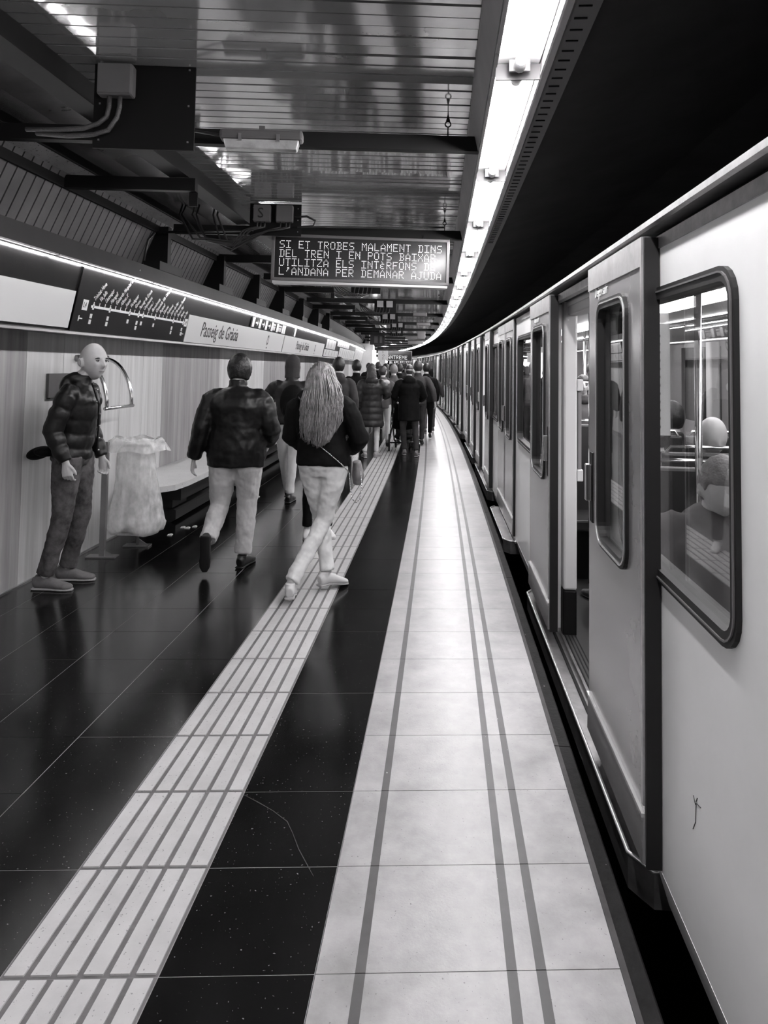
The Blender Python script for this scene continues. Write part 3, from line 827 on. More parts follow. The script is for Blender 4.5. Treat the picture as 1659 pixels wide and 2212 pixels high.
# folded rim over the ring
m.add(vs, fs, 'bag_plastic', True)
vs = []
for i in range(6):
    f = i / 5
    for k in range(nc):
        a = 2 * math.pi * k / nc
        rad = .19 + .05 * f * (1 + .8 * max(0, math.cos(a - .2))) + .012 * math.sin(a * 9 + i)
        vs.append(cb + Vector((rad * math.cos(a), rad * math.sin(a) * .85, .95 - .05 * f * f * 2 + .012 * math.sin(a * 5 + f * 3))))
m.add(vs, [(i * nc + k, i * nc + (k + 1) % nc, (i + 1) * nc + (k + 1) % nc, (i + 1) * nc + k) for i in range(5) for k in range(nc)], 'bag_plastic', True)
child(m.build('bag'), bs)
m = MB()
for k in range(4):
    a = k * 1.7
    m.box((cb.x - .06 + .03 * k - .05, cb.y - .05, .15 + .03 * k), (cb.x + .03 * k, cb.y + .04, .17 + .03 * k), 'rubbish')
child(m.build('rubbish'), bs)
# curved chrome rail on the wall
rl = empty('wall_rail', W(5.75, -3.40, 1.4), label='curved chrome rail frame on the wall behind the bald man', cat='rail')
arc = lambda s_: [W(s_, -3.41 + .25 * math.sin(a), 1.61 - .40 * (1 - math.cos(a))) for a in [i * math.pi / 20 for i in range(11)]]
for s_ in (5.46, 5.92):
    m = MB(); m.tube(arc(s_), .016, 'chrome', n=10); m.tube([W(s_, -3.43, 1.61), W(s_, -3.38, 1.61)], .028, 'steel', n=10); child(m.build('arc_tube'), rl)
m = MB(); m.tube([W(5.43, -3.16, 1.21), W(5.95, -3.16, 1.21)], .015, 'chrome', n=10); child(m.build('cross_bar'), rl)
m = MB(); m.box((5.03, -3.425, 1.31), (5.36, -3.405, 1.49), 'grey_box', lambda a, b, c: W(a, b, c)); m.box((5.03, -3.42, 1.30), (5.36, -3.39, 1.31), 'black_steel', lambda a, b, c: W(a, b, c))
m.build('wall_plate', label='grey metal plate on the wall behind the bald man’s shoulder', cat='plate')
# heart sign, SOS column, bright panel
HM = frame(W(29.93, -3.02, 1.93), W(30, -2, 0) - W(30, -3, 0), Vector((0, 0, 1)))
hs = empty('heart_sign', HM.translation.copy(), label='small dark defibrillator sign with a white heart on the white end wall', cat='sign')
m = MB(); rbox(m, (0, 0, 0), (.26, .38, .015), 'frame_grey', HM); child(m.build('board'), hs)
m = MB(); P = []
for k in range(24):
    a = 2 * math.pi * k / 24
    P.append(HM @ Vector((.0062 * 16 * math.sin(a) ** 3, .02 + .0062 * (13 * math.cos(a) - 5 * math.cos(2 * a) - 2 * math.cos(3 * a) - math.cos(4 * a)), .009)))
m.add(P + [HM @ Vector((0, .02, .009))], [(24, (k + 1) % 24, k) for k in range(24)], 'print_white'); rbox(m, (0, -.14, .009), (.18, .03, .002), 'print_white', HM)
child(m.build('heart'), hs)
SM = frame(W(28.9, -2.18, 1.2), W(30, -1, 0) - W(30, -2, 0), Vector((0, 0, 1)))
sc_ = empty('help_column', W(28.9, -2.18, 0), label='white help column with an SOS head beside the end wall', cat='column')
m = MB(); rbox(m, (-.03, -.2, -.06), (.28, 1.97, .1), 'plain_white', SM); child(m.build('column'), sc_)
m = MB(); rbox(m, (0, .85, -.05), (.42, .38, .14), 'plain_white', SM); child(m.build('head'), sc_)
for k, ch in enumerate('SOS'):
    child(text_mesh(ch, .12, 'print_black', 'letter', M4=SM @ Matrix.Translation((-.03, .93 - .125 * k, .025))), sc_)
m = MB(); rbox(m, (-.36, -.075, -.2), (.16, 2.25, .05), 'lit_panel', SM)
o = m.build('light_panel', label='tall glowing panel between the end wall and the SOS column', cat='lamp')
ES = frame(W(24, -2.25, 2.5), W(30, -1, 0) - W(30, -2, 0), Vector((0, 0, 1)))
m = MB(); rbox(m, (0, 0, 0), (.5, .35, .08), 'fascia', ES); rbox(m, (-.05, 0, .045), (.12, .22, .01), 'grey_box', ES); rbox(m, (.12, 0, .045), (.08, .22, .01), 'grey_box', ES)
m.build('hanging_sign', label='small dark hanging sign under the ceiling left of the far display', cat='sign')
for i, (s, t, z, w_, h_) in enumerate(((40, -2.4, 2.0, .9, .25), (46, -2.2, 1.95, 1.4, .2), (52, -2.2, 1.95, 1.6, .25), (60, -1.0, 1.9, 2.0, .2))):
    Mx = frame(W(s, t, z), W(s, t + 1, 0) - W(s, t, 0), Vector((0, 0, 1)))
    m = MB()
    for k in range(4): rbox(m, (-w_ / 2 + (k + .5) * w_ / 4, 0, 0), (w_ / 4 * .8, h_, .05), 'lit_panel', Mx)
    m.build('lit_sign', label='distant lit sign over the far crowd, %s from the camera' % ('first', 'second', 'third', 'fourth')[i], cat='sign')
# ================================================================ TRAIN
TB_ = .20
def hole_wall(m, s0, s1, holes, z0, z1, mat, t_out=TB_, th=.05):
    """side wall from s0 to s1 with rectangular holes (a, b, za, zb)"""
    cuts = sorted(holes)
    cur = s0
    for a, b, za, zb in cuts:
        if a > cur: m.tbox(cur, a, t_out, t_out + th, z0, z1, mat, WT)
        if za > z0: m.tbox(a, b, t_out, t_out + th, z0, za, mat, WT)
        if zb < z1: m.tbox(a, b, t_out, t_out + th, zb, z1, mat, WT)
        cur = b
    if cur < s1: m.tbox(cur, s1, t_out, t_out + th, z0, z1, mat, WT)
def rrect(a, b, za, zb, r, n=5):
    P = []
    for cx, cz, st in ((b - r, zb - r, 0), (a + r, zb - r, 1), (a + r, za + r, 2), (b - r, za + r, 3)):
        for k in range(n + 1):
            an = (st + k / n) * math.pi / 2
            P.append((cx + r * math.cos(an), cz + r * math.sin(an)))
    return P
def ring(m, a, b, za, zb, r, w_, t0, t1, mat, lip=None):
    """rounded rubber frame around a window, standing proud from t1 to t0"""
    O = rrect(a, b, za, zb, r); I = rrect(a + w_, b - w_, za + w_, zb - w_, max(.01, r - w_))
    n = len(O)
    vs = [WT(s, t0, z) for s, z in O] + [WT(s, t0, z) for s, z in I] + [WT(s, t1, z) for s, z in O] + [WT(s, t1, z) for s, z in I]
    fs = []
    for k in range(n):
        j = (k + 1) % n
        fs += [(k, j, n + j, n + k), (2 * n + k, 3 * n + k, 3 * n + j, 2 * n + j), (k, 2 * n + k, 2 * n + j, j), (n + k, n + j, 3 * n + j, 3 * n + k)]
    m.add(vs, fs, mat)
def pane(m, a, b, za, zb, t, mat='window_glass', r=.05):
    P = rrect(a, b, za, zb, r); n = len(P)
    m.add([WT(s, t, z) for s, z in P] + [WT(s, t + .005, z) for s, z in P], [tuple(range(n)), tuple(range(n, 2 * n))[::-1]] + [(k, n + k, n + (k + 1) % n, (k + 1) % n) for k in range(n)], mat)
def window(par, a, b, za, zb, name='window_frame', t=TB_, r=.09, w_=.038):
    m = MB(); ring(m, a, b, za, zb, r, w_, t - .012, t + .055, 'rubber')
    f = child(m.build(name), par)
    m = MB(); ring(m, a + .012, b - .012, za + .012, zb - .012, r - .01, .005, t - .016, t - .01, 'frame_grey')
    o = m.build('trim'); o.parent = f
    m = MB(); pane(m, a + w_ - .01, b - w_ + .01, za + w_ - .01, zb - w_ + .01, t + .012, r=r - w_ + .012)
    o = m.build('pane'); o.parent = f
    return f
def leaf(par, a, b, t, near, detail=True, handle=0):
    """one sliding door leaf; window, trims and handle are its own pieces"""
    m = MB(); wa, wb_ = (a + .20, b - .20)
    th = .042
    za, zb = .90, 1.82
    m.tbox(a, wa, t, t + th, .07, 1.995, 'train_grey', WT); m.tbox(wb_, b, t, t + th, .07, 1.995, 'train_grey', WT)
    m.tbox(wa, wb_, t, t + th, .07, za, 'train_grey', WT); m.tbox(wa, wb_, t, t + th, zb, 1.995, 'train_grey', WT)
    L_ = child(m.build('door_leaf'), par)
    m = MB(); ring(m, wa - .02, wb_ + .02, za - .02, zb + .02, .085, .035, t - .012, t + .02, 'rubber')
    o = m.build('window_frame'); o.parent = L_
    m = MB(); pane(m, wa, wb_, za, zb, t + .015, r=.06); o = m.build('pane'); o.parent = L_
    m = MB(); ring(m, wa - .01, wb_ + .01, za - .01, zb + .01, .078, .006, t - .016, t - .01, 'bright_trim'); o = m.build('trim'); o.parent = L_
    m = MB()
    for e0, e1 in ((a - .012, a), (b, b + .012)): m.tbox(e0, e1, t + .002, t + th + .006, .06, 1.99, 'rubber', WT)
    o = m.build('edge_seal'); o.parent = L_
    if detail:
        m = MB(); m.tbox(a, b, t - .006, t, 1.90, 1.994, 'train_trim', WT); m.tbox(a, a + .016, t - .006, t, .24, 1.90, 'train_trim', WT)
        o = m.build('edge_trim'); o.parent = L_
        m = MB(); m.strip([(t - .008, .068), (t, .068), (t, .205), (t - .004, .205)], a, b, 'train_grey', WT, step=.5)
        m.strip([(t - .010, .205), (t, .205), (t, .217), (t - .010, .217)], a, b, 'bright_trim', WT, step=.5)
        o = m.build('kick_panel'); o.parent = L_
        if handle:
            hs_ = a + .055 if handle < 0 else b - .055
            m = MB(); m.tbox(hs_ - .03, hs_ + .03, t - .004, t + .002, .93, 1.22, 'train_dark', WT); 
            m.tbox(hs_ - .018, hs_ + .018, t - .028, t - .004, 1.02, 1.17, 'chrome', WT)
            o = m.build('handle', bevel=.004); o.parent = L_
    return L_
ordn = ['nearest', 'second', 'third', 'fourth']
def car(s0, s1, idx, doors, wins, detail):
    mid = (s0 + s1) / 2
    c = empty('train_car', WT(mid, 1.5, 0), label=['nearest metro carriage, pale with grey doors and a large window at right', 'second metro carriage along the platform, doors standing open', 'third metro carriage, far along the curving platform', 'farthest metro carriage at the end of the platform'][idx], cat='train')
    holes = [(a + .03, b - .03, za + .03, zb - .03) for a, b, za, zb in wins] + [(a, b, .0, 1.955) for a, b in [(d[0], d[1]) for d in doors]]
    cuts = [s0] + [x for d in sorted(doors) for x in (d[0], d[1])] + [s1]
    for a_, b_ in zip(cuts[::2], cuts[1::2]):
        m = MB(); hole_wall(m, a_, b_, [h for h in holes if h[0] >= a_ - .001 and h[1] <= b_ + .001 and h[2] > .1], .05, 1.955, 'train_white')
        o = m.build('body_panel'); bm = bmesh.new(); bm.from_mesh(o.data); bmesh.ops.remove_doubles(bm, verts=bm.verts, dist=.0005); bm.to_mesh(o.data); bm.free()
        child(o, c)
    for a_, b_ in zip(cuts[::2], cuts[1::2]):
        m = MB(); m.strip([(TB_ - .001, .05), (TB_ + .045, -.10), (TB_ + .09, -.10), (TB_ + .06, .05)], a_, b_, 'train_white', WT)
        child(m.build('skirt'), c)
    m = MB()
    m.strip([(TB_ - .005, 1.955), (TB_ + .03, 1.955), (TB_ + .03, 1.995), (TB_ - .005, 1.995)], s0, s1, 'train_trim', WT)
    child(m.build('cant_rail'), c)
    m = MB()
    m.strip([(TB_ + .03, 1.96), (TB_ + .06, 1.96), (TB_ + .06, 2.06), (TB_ + .03, 2.06)], s0, s1, 'train_dark', WT)
    m.strip([(TB_ - .045, 2.022), (TB_ - .03, 2.018), (TB_ + .03, 2.022), (TB_ + .03, 2.045), (TB_ - .03, 2.05), (TB_ - .045, 2.04)], s0, s1, 'train_trim', WT)
    child(m.build('gutter'), c)
    m = MB()
    m.strip([(TB_ + .03, 2.045), (.5, 2.21), (1.0, 2.33), (1.5, 2.36), (2.0, 2.33), (2.5, 2.21), (2.8, 2.05), (2.8, 2.02), (TB_ + .03, 2.02)], s0, s1, 'train_dark', WT)
    child(m.build('roof'), c)
    m = MB()
    m.tbox(s0, s1, .32, 2.75, -.75, -.12, 'train_dark', WT); m.tbox(s0, s1, TB_ + .09, 2.78, -.11, -.02, 'train_dark', WT)
    child(m.build('underframe'), c)
    # interior shell
    m = MB()
    m.tbox(s0 + .03, s1 - .03, TB_ + .05, 2.76, -.02, .015, 'interior_dark', WT)
    child(m.build('floor_panel'), c)
    m = MB(); hole_wall(m, s0, s1, [(a, b, za, zb) for a, b, za, zb in wins], .02, 2.0, 'interior_grey', t_out=2.74, th=.04)
    m.tbox(s0, s1, 2.80, 2.82, .0, 2.0, 'train_dark', WT)
    child(m.build('far_side'), c)
    for a_ in (s0, s1 - .05):
        m = MB(); m.tbox(a_, a_ + .05, TB_ + .05, 2.76, .0, 2.02, 'train_dark' if not detail else 'interior_grey', WT)
        child(m.build('end_wall'), c)
    m = MB(); m.strip([(TB_ + .06, 1.93), (.5, 2.0), (1.0, 2.01), (1.0, 2.02), (TB_ + .06, 2.02)], s0 + .03, s1 - .03, 'interior_white' if detail else 'interior_dark', WT)
    m.strip([(1.0, 2.01), (2.1, 2.01), (2.76, 1.9), (2.76, 2.02), (1.0, 2.02)], s0 + .03, s1 - .03, 'interior_white' if detail else 'interior_dark', WT)
    child(m.build('ceiling_lining'), c)
    for a, b, za, zb in wins: window(c, a, b, za, zb)
    for (oa, ob, l1, l2, t) in doors:
        leaf(c, l1[0], l1[1], t, True, detail or oa < 26, handle=1)
        leaf(c, l2[0], l2[1], t, False, detail or oa < 26, handle=-1)
        # projecting door sill
        a, b = min(l1[0], oa) - .05 + .18, max(l2[1], ob) + .05
        a, b = l1[0] + .08, l2[1] + .10
        m = MB()
        dt_ = -.035 if t > .15 else 0.0
        P = [(a, .27), (a, .20 + dt_), (a + .09, .142 + dt_), (b - .09, .136 + dt_), (b, .19 + dt_), (b, .27)]
        n = len(P)
        m.add([WT(s, t_, -.01) for s, t_ in P] + [WT(s, t_, -.12) for s, t_ in P], [tuple(range(n)), tuple(range(n, 2 * n))[::-1]] + [(k, n + k, n + (k + 1) % n, (k + 1) % n) for k in range(n)], 'sill')
        o = m.build('door_sill'); bm = bmesh.new(); bm.from_mesh(o.data); bmesh.ops.recalc_face_normals(bm, faces=bm.faces); bm.to_mesh(o.data); bm.free()
        child(o, c)
        if detail:
            m = MB(); m.tube([WT(a, .27, -.006), WT(a, .20 + dt_, -.006), WT(a + .09, .142 + dt_, -.006)] + [WT(a + .09 + (b - a - .18) * k / 6, .142 + dt_ - .006 * k / 6, -.006) for k in range(1, 7)] + [WT(b, .19 + dt_, -.006)], .007, 'bright_trim', n=6)
            e = m.build('sill_edge'); e.parent = o; e.matrix_parent_inverse = Matrix.Identity(4)
            m = MB(); m.tbox(oa, ob, .20, .215, -.012, -.004, 'train_dark', WT); m.tbox(oa, ob, .235, .33, -.012, .012, 'sill', WT)
            for k in range(4): m.tbox(oa, ob, .25 + k * .02, .257 + k * .02, .012, .016, 'train_dark', WT)
            e = m.build('threshold'); e.parent = o; e.matrix_parent_inverse = Matrix.Identity(4)
    return c
ZW = (.92, 1.83)
d1 = [(3.12, 4.42, (2.27, 3.10), (4.22, 5.13), .150), (6.55, 8.2, (6.55, 7.365), (7.385, 8.2), .178), (10.0, 11.2, (9.15, 9.97), (11.05, 11.87), .150), (13.4, 14.6, (12.55, 13.37), (14.4, 15.2), .150)]
w1 = [(1.66, 2.75, *ZW), (5.25, 6.35, *ZW), (8.38, 9.7, *ZW), (11.9, 12.9, *ZW)]
car1 = car(-4.0, 15.75, 0, d1, w1, True)
m = MB()
for a, b in ((-4, 1.3),): m.tbox(a, b, 2.60, 2.62, .0, 2.0, 'interior_grey', WT)
for i, (s0, s1) in enumerate(((16.25, 30.6), (31.1, 45.4), (45.9, 60.2))):
    ds, ws = [], []
    for k in range(4):
        c0 = s0 + 2.2 + k * 3.33
        if c0 > s1 - 1.5: break
        ds.append((c0 - .62, c0 + .62, (c0 - 1.42, c0 - .64), (c0 + .55, c0 + 1.34), .150))
    for k in range(3):
        c0 = s0 + 2.2 + (k + .5) * 3.33
        ws.append((c0 - .55, c0 + .55, *ZW))
    car(s0, s1, i + 1, ds, ws, False)
# door lettering on the nearest leaf
leafs = [o for o in car1.children if o.name.startswith('door_leaf')]
def leaf_text(lf_, s, t, txt, size):
    p = WT(s, t, 1.885 - .01); x = WT(s - .2, t, 1.8) - WT(s, t, 1.8)
    o = text_mesh(txt, size, 'print_white', 'lettering', M4=frame(p, -x, Vector((0, 0, 1))) if False else frame(p, x * -1, Vector((0, 0, 1))))
    return o
def side_text(lf_, s, t, z, txt, size):
    # read from the platform: left to right runs towards the camera
    x = W(s - .2, t) - W(s, t); o = text_mesh(txt, size, 'print_white', 'lettering', M4=frame(WT(s, t, z), x, Vector((0, 0, 1))), sx=.9)
    o.parent = lf_
side_text(leafs[0], 2.98, .1485, 1.862, 'Dejen salir', .058)
side_text(leafs[1], 4.92, .1485, 1.862, 'Dejen salir', .058)
m = MB()
for P in ([(1.93, .400), (1.965, .392), (1.97, .34), (1.99, .31)], [(1.955, .41), (1.965, .395)], [(1.985, .40), (1.97, .385)]):
    m.tube([WT(s_, .199, z_ + .04) for s_, z_ in P], .0011, 'kerb_lip', n=4)
child(m.build('scratch'), car1)
# interior fittings of the nearest carriage
m = MB()
for k in range(9):
    a = .6 + k * 1.7
    m.tbox(a, a + 1.5, .98, 1.22, 1.985, 2.0, 'car_glow', WT)
    m.tbox(a, a + 1.5, 1.75, 1.99, 1.985, 2.0, 'car_glow', WT)
child(m.build('lamp_panel'), car1)
for s_, t_ in ((3.25, .66), (4.6, 1.45), (5.35, .62), (8.9, 1.3), (6.6, 1.4), (9.6, .8), (2.6, 1.7)):
    m = MB(); m.tube([WT(s_, t_, .0), WT(s_, t_, 2.0)], .016, 'chrome', n=10); child(m.build('grab_pole'), car1)
m = MB(); m.tube([WT(.5, .85, 1.82), WT(7, .85, 1.82), WT(14, .85, 1.82)], .014, 'chrome', n=8); m.tube([WT(.5, 1.95, 1.82), WT(14, 1.95, 1.82)], .014, 'chrome', n=8)
child(m.build('ceiling_rail'), car1)
# door frame post of the near opening, white above and dark below, with its grab bar
m = MB(); m.tbox(4.30, 4.40, .245, .325, .27, 1.97, 'interior_white', WT); m.tbox(4.30, 4.40, .245, .325, .0, .27, 'train_dark', WT)
p_ = child(m.build('door_post', bevel=.012), car1)
m = MB(); m.tbox(4.30, 4.36, .325, .36, 1.43, 1.50, 'interior_white', WT); m.tbox(4.30, 4.36, .325, .36, .90, .97, 'interior_white', WT); m.tbox(4.31, 4.35, .33, .352, .97, 1.43, 'interior_grey', WT)
o = m.build('grab_bar', bevel=.006); o.parent = p_
m = MB(); m.tbox(3.05, 4.42, .27, .35, 1.88, 1.95, 'interior_white', WT); child(m.build('door_header', bevel=.008), car1)
# white pillars on the far side and notice panel
for s_ in (2.9, 3.35, 4.9, 5.3, 6.6, 8.4, 10.2):
    m = MB(); m.tbox(s_, s_ + .14, 2.62, 2.74, .9, 1.95, 'interior_white', WT); child(m.build('pillar', bevel=.02), car1)
m = MB(); m.tbox(3.0, 3.01, .34, .46, 1.30, 1.76, 'paper', WT)
for k in range(12): m.tbox(2.997, 3.0, .36, .42, 1.33 + k * .034, 1.34 + k * .034, 'grey_box', WT)
child(m.build('notice'), car1)
def seat(s, t, w_=.46, face_=-1):
    r = MB()
    r.tbox(s, s + .44, t, t + w_, .38, .46, 'seat_dark', WT); sd = s + .42 if face_ < 0 else s - .04
    r.tbox(sd, sd + .05, t, t + w_, .40, 1.12, 'seat_dark', WT); r.tbox(s + .1, s + .34, t + .1, t + w_ - .1, .0, .38, 'train_dark', WT)
    o = child(r.build('seat', bevel=.015), car1)
    e = MB(); e.tube([WT(sd + .02, t + .01, .8), WT(sd + .02, t + .01, 1.10), WT(sd + .02, t + .05, 1.15), WT(sd + .02, t + w_ - .05, 1.15), WT(sd + .02, t + w_ - .01, 1.10), WT(sd + .02, t + w_ - .01, .8)], .011, 'chrome', n=6)
    k = e.build('seat_rail'); k.parent = o
for s_, t_ in ((2.95, .36), (3.55, .72), (4.55, .70), (4.55, 1.18), (5.35, .40), (4.9, 1.7), (3.9, 1.9)): seat(s_, t_)
for s_, t_ in ((8.7, 1.35), (8.7, .45)): seat(s_, t_)

# ================================================================ PEOPLE
V = Vector
def ringpts(c, ax, ay, n, fx=None):
    return [c + ax * math.cos(2 * math.pi * k / n) + ay * math.sin(2 * math.pi * k / n) for k in range(n)]
class Body:
    """closed overlapping lofts, fused into one surface by a voxel remesh"""
    def __init__(self): self.m = MB()
    def loft(self, pts, rad, side=V((1, 0, 0)), n=14, mat='skin'):
        vs = []; pts = [V(p) for p in pts]; N_ = len(pts)
        for i, p in enumerate(pts):
            d = (pts[min(i + 1, N_ - 1)] - pts[max(i - 1, 0)]).normalized()
            sx = side - d * side.dot(d)
            if sx.length < .05: sx = d.orthogonal()
            sx.normalize(); sy = d.cross(sx)
            a, b = rad[i] if isinstance(rad[i], (tuple, list)) else (rad[i], rad[i])
            vs += ringpts(p, sx * a, sy * b, n)
        fs = [(i * n + k, i * n + (k + 1) % n, (i + 1) * n + (k + 1) % n, (i + 1) * n + k) for i in range(N_ - 1) for k in range(n)]
        fs.append(tuple(range(n))[::-1]); fs.append(tuple((N_ - 1) * n + k for k in range(n)))
        self.m.add(vs, fs, mat, True)
    def blob(self, c, r, rot=None, mat='skin', nu=16, nv=10, fn=None):
        c = V(c); vs = []; R_ = rot or Matrix.Identity(3)
        for i in range(nv + 1):
            th = math.pi * i / nv
            for k in range(nu):
                ph = 2 * math.pi * k / nu
                u = V((math.sin(th) * math.cos(ph), math.sin(th) * math.sin(ph), math.cos(th)))
                p = V((u.x * r[0], u.y * r[1], u.z * r[2]))
                if fn: p = fn(u, p)
                vs.append(c + R_ @ p)
        fs = [(i * nu + k, (i + 1) * nu + k, (i + 1) * nu + (k + 1) % nu, i * nu + (k + 1) % nu) for i in range(nv) for k in range(nu)]
        self.m.add(vs, fs, mat, True)
    def done(self, name, mat, parent, voxel=.012, smooth=3, wrinkle=0.0, wscale=.12, wstretch=None):
        me = D.meshes.new(name); bm = bmesh.new()
        vv = [bm.verts.new(v) for v in self.m.v]
        for f in self.m.f:
            try: bm.faces.new([vv[i] for i in dict.fromkeys(f)])
            except Exception: pass
        bmesh.ops.remove_doubles(bm, verts=bm.verts, dist=.00005)
        bm.to_mesh(me); bm.free(); me.materials.append(MATS[mat])
        o = D.objects.new(name, me); COL.objects.link(o); o.parent = parent
        r = o.modifiers.new('remesh', 'REMESH'); r.mode = 'VOXEL'; r.voxel_size = voxel; r.use_smooth_shade = True
        if smooth:
            s = o.modifiers.new('smooth', 'SMOOTH'); s.iterations = smooth; s.factor = .5
        if wrinkle:
            tx = D.textures.get('folds%g' % wscale) or D.textures.new('folds%g' % wscale, 'CLOUDS'); tx.noise_scale = wscale; tx.noise_depth = 2
            d = o.modifiers.new('folds', 'DISPLACE'); d.texture = tx; d.strength = wrinkle; d.mid_level = .5
            d.texture_coords = 'LOCAL'
        return o

def head_fn(female=False, detail=True):
    def g(a, b, s): return math.exp(-((a - b) / s) ** 2)
    def fn(u, p):
        x, y, z = u.x, u.y, u.z
        q = V(p)
        # jaw narrows, chin comes forward, back of skull fuller
        if z < .1:
            k = min(1, (.1 - z)); q.x *= 1 - (.36 if female else .27) * k ** 1.6
            if y < 0: q.y *= 1 - .42 * k
        if z > 0 and y < 0: q.y *= 1 + .10 * (1 - z)
        if y > 0:
            q.y *= 1 - .10 * max(0, z) - .04
            q.y += .012 * g(z, -.86, .16) * g(x, 0, .3)                      # chin
            q.y += .031 * g(z, -.25, .13) * g(x, 0, .16) + .016 * g(z, -.05, .16) * g(x, 0, .11)   # nose and bridge
            q.y += .006 * g(z, .22, .10) * g(abs(x), .32, .3)               # brow
            q.y -= .012 * g(z, .03, .11) * g(abs(x), .36, .15)              # eye sockets
            q.y += .005 * g(abs(x), .52, .16) * g(z, -.18, .16)            # cheekbone
            q.y += .007 * g(z, -.50, .045) * g(x, 0, .22) + .006 * g(z, -.61, .05) * g(x, 0, .18)  # lips
            q.y -= .004 * g(z, -.555, .022) * g(x, 0, .24)
        return q
    return fn

def hand(b, w, d, nrm, thumb, curl=.35, k=1.0):
    """palm, five unequal fingers; d along the hand, nrm out of the back, thumb side vector"""
    w, d, nrm, thumb = V(w), V(d).normalized(), V(nrm).normalized(), V(thumb).normalized()
    b.loft([w - d * .02, w + d * .02, w + d * .055 * k, w + d * .088 * k], [(.024, .018), (.030, .016), (.038 * k, .015), (.038 * k, .012)], side=thumb, n=10)
    for i, (off, L_) in enumerate(((.029, .072), (.010, .080), (-.009, .074), (-.027, .058))):
        p = w + d * .082 * k + thumb * off * k; a = 0; P = [w + d * .05 * k + thumb * off * k * .8, p]
        for sgm, f in enumerate((.45, .30, .25)):
            a += curl * (1.0 + .25 * i) * (1.1 if sgm else .8)
            dd = d * math.cos(a) - nrm * math.sin(a)
            P.append(P[-1] + dd * L_ * f * k)
        b.loft(P, [.008 * k, .0088 * k, .0082 * k, .0075 * k, .0062 * k], side=thumb, n=8)
    P = [w + d * .015 + thumb * .018 * k, w + d * .04 * k + thumb * .040 * k, w + d * .068 * k + thumb * .050 * k - nrm * .012, w + d * .088 * k + thumb * .048 * k - nrm * .022]
    b.loft(P, [.013 * k, .0115 * k, .0095 * k, .0075 * k], side=nrm, n=8)

BASE = dict(hipL=(-.095, 0, .90), hipR=(.095, 0, .90), kneeL=(-.10, .03, .49), kneeR=(.10, .03, .49), ankL=(-.105, 0, .085), ankR=(.105, 0, .085),
            toeL=(-.13, .17, .03), toeR=(.13, .17, .03), chest=(0, .0, 1.25), neck=(0, -.01, 1.46), headc=(0, .03, 1.625),
            shL=(-.185, -.01, 1.40), shR=(.185, -.01, 1.40), elL=(-.25, -.04, 1.12), elR=(.25, -.04, 1.12), wrL=(-.255, .04, .88), wrR=(.255, .04, .88),
            pelvis=(0, 0, .95))
SEATED = dict(hipL=(-.10, 0, .50), hipR=(.10, 0, .50), kneeL=(-.13, .42, .50), kneeR=(.13, .42, .50), ankL=(-.13, .44, .09), ankR=(.13, .44, .09),
              toeL=(-.14, .62, .03), toeR=(.14, .62, .03), chest=(0, .0, .82), neck=(0, .0, 1.03), headc=(0, .04, 1.19), shL=(-.185, 0, .97), shR=(.185, 0, .97),
              elL=(-.23, .02, .70), elR=(.23, .02, .70), wrL=(-.12, .25, .60), wrR=(.12, .25, .60), pelvis=(0, 0, .54))
def mixp(a, b, f): return V(a).lerp(V(b), f)

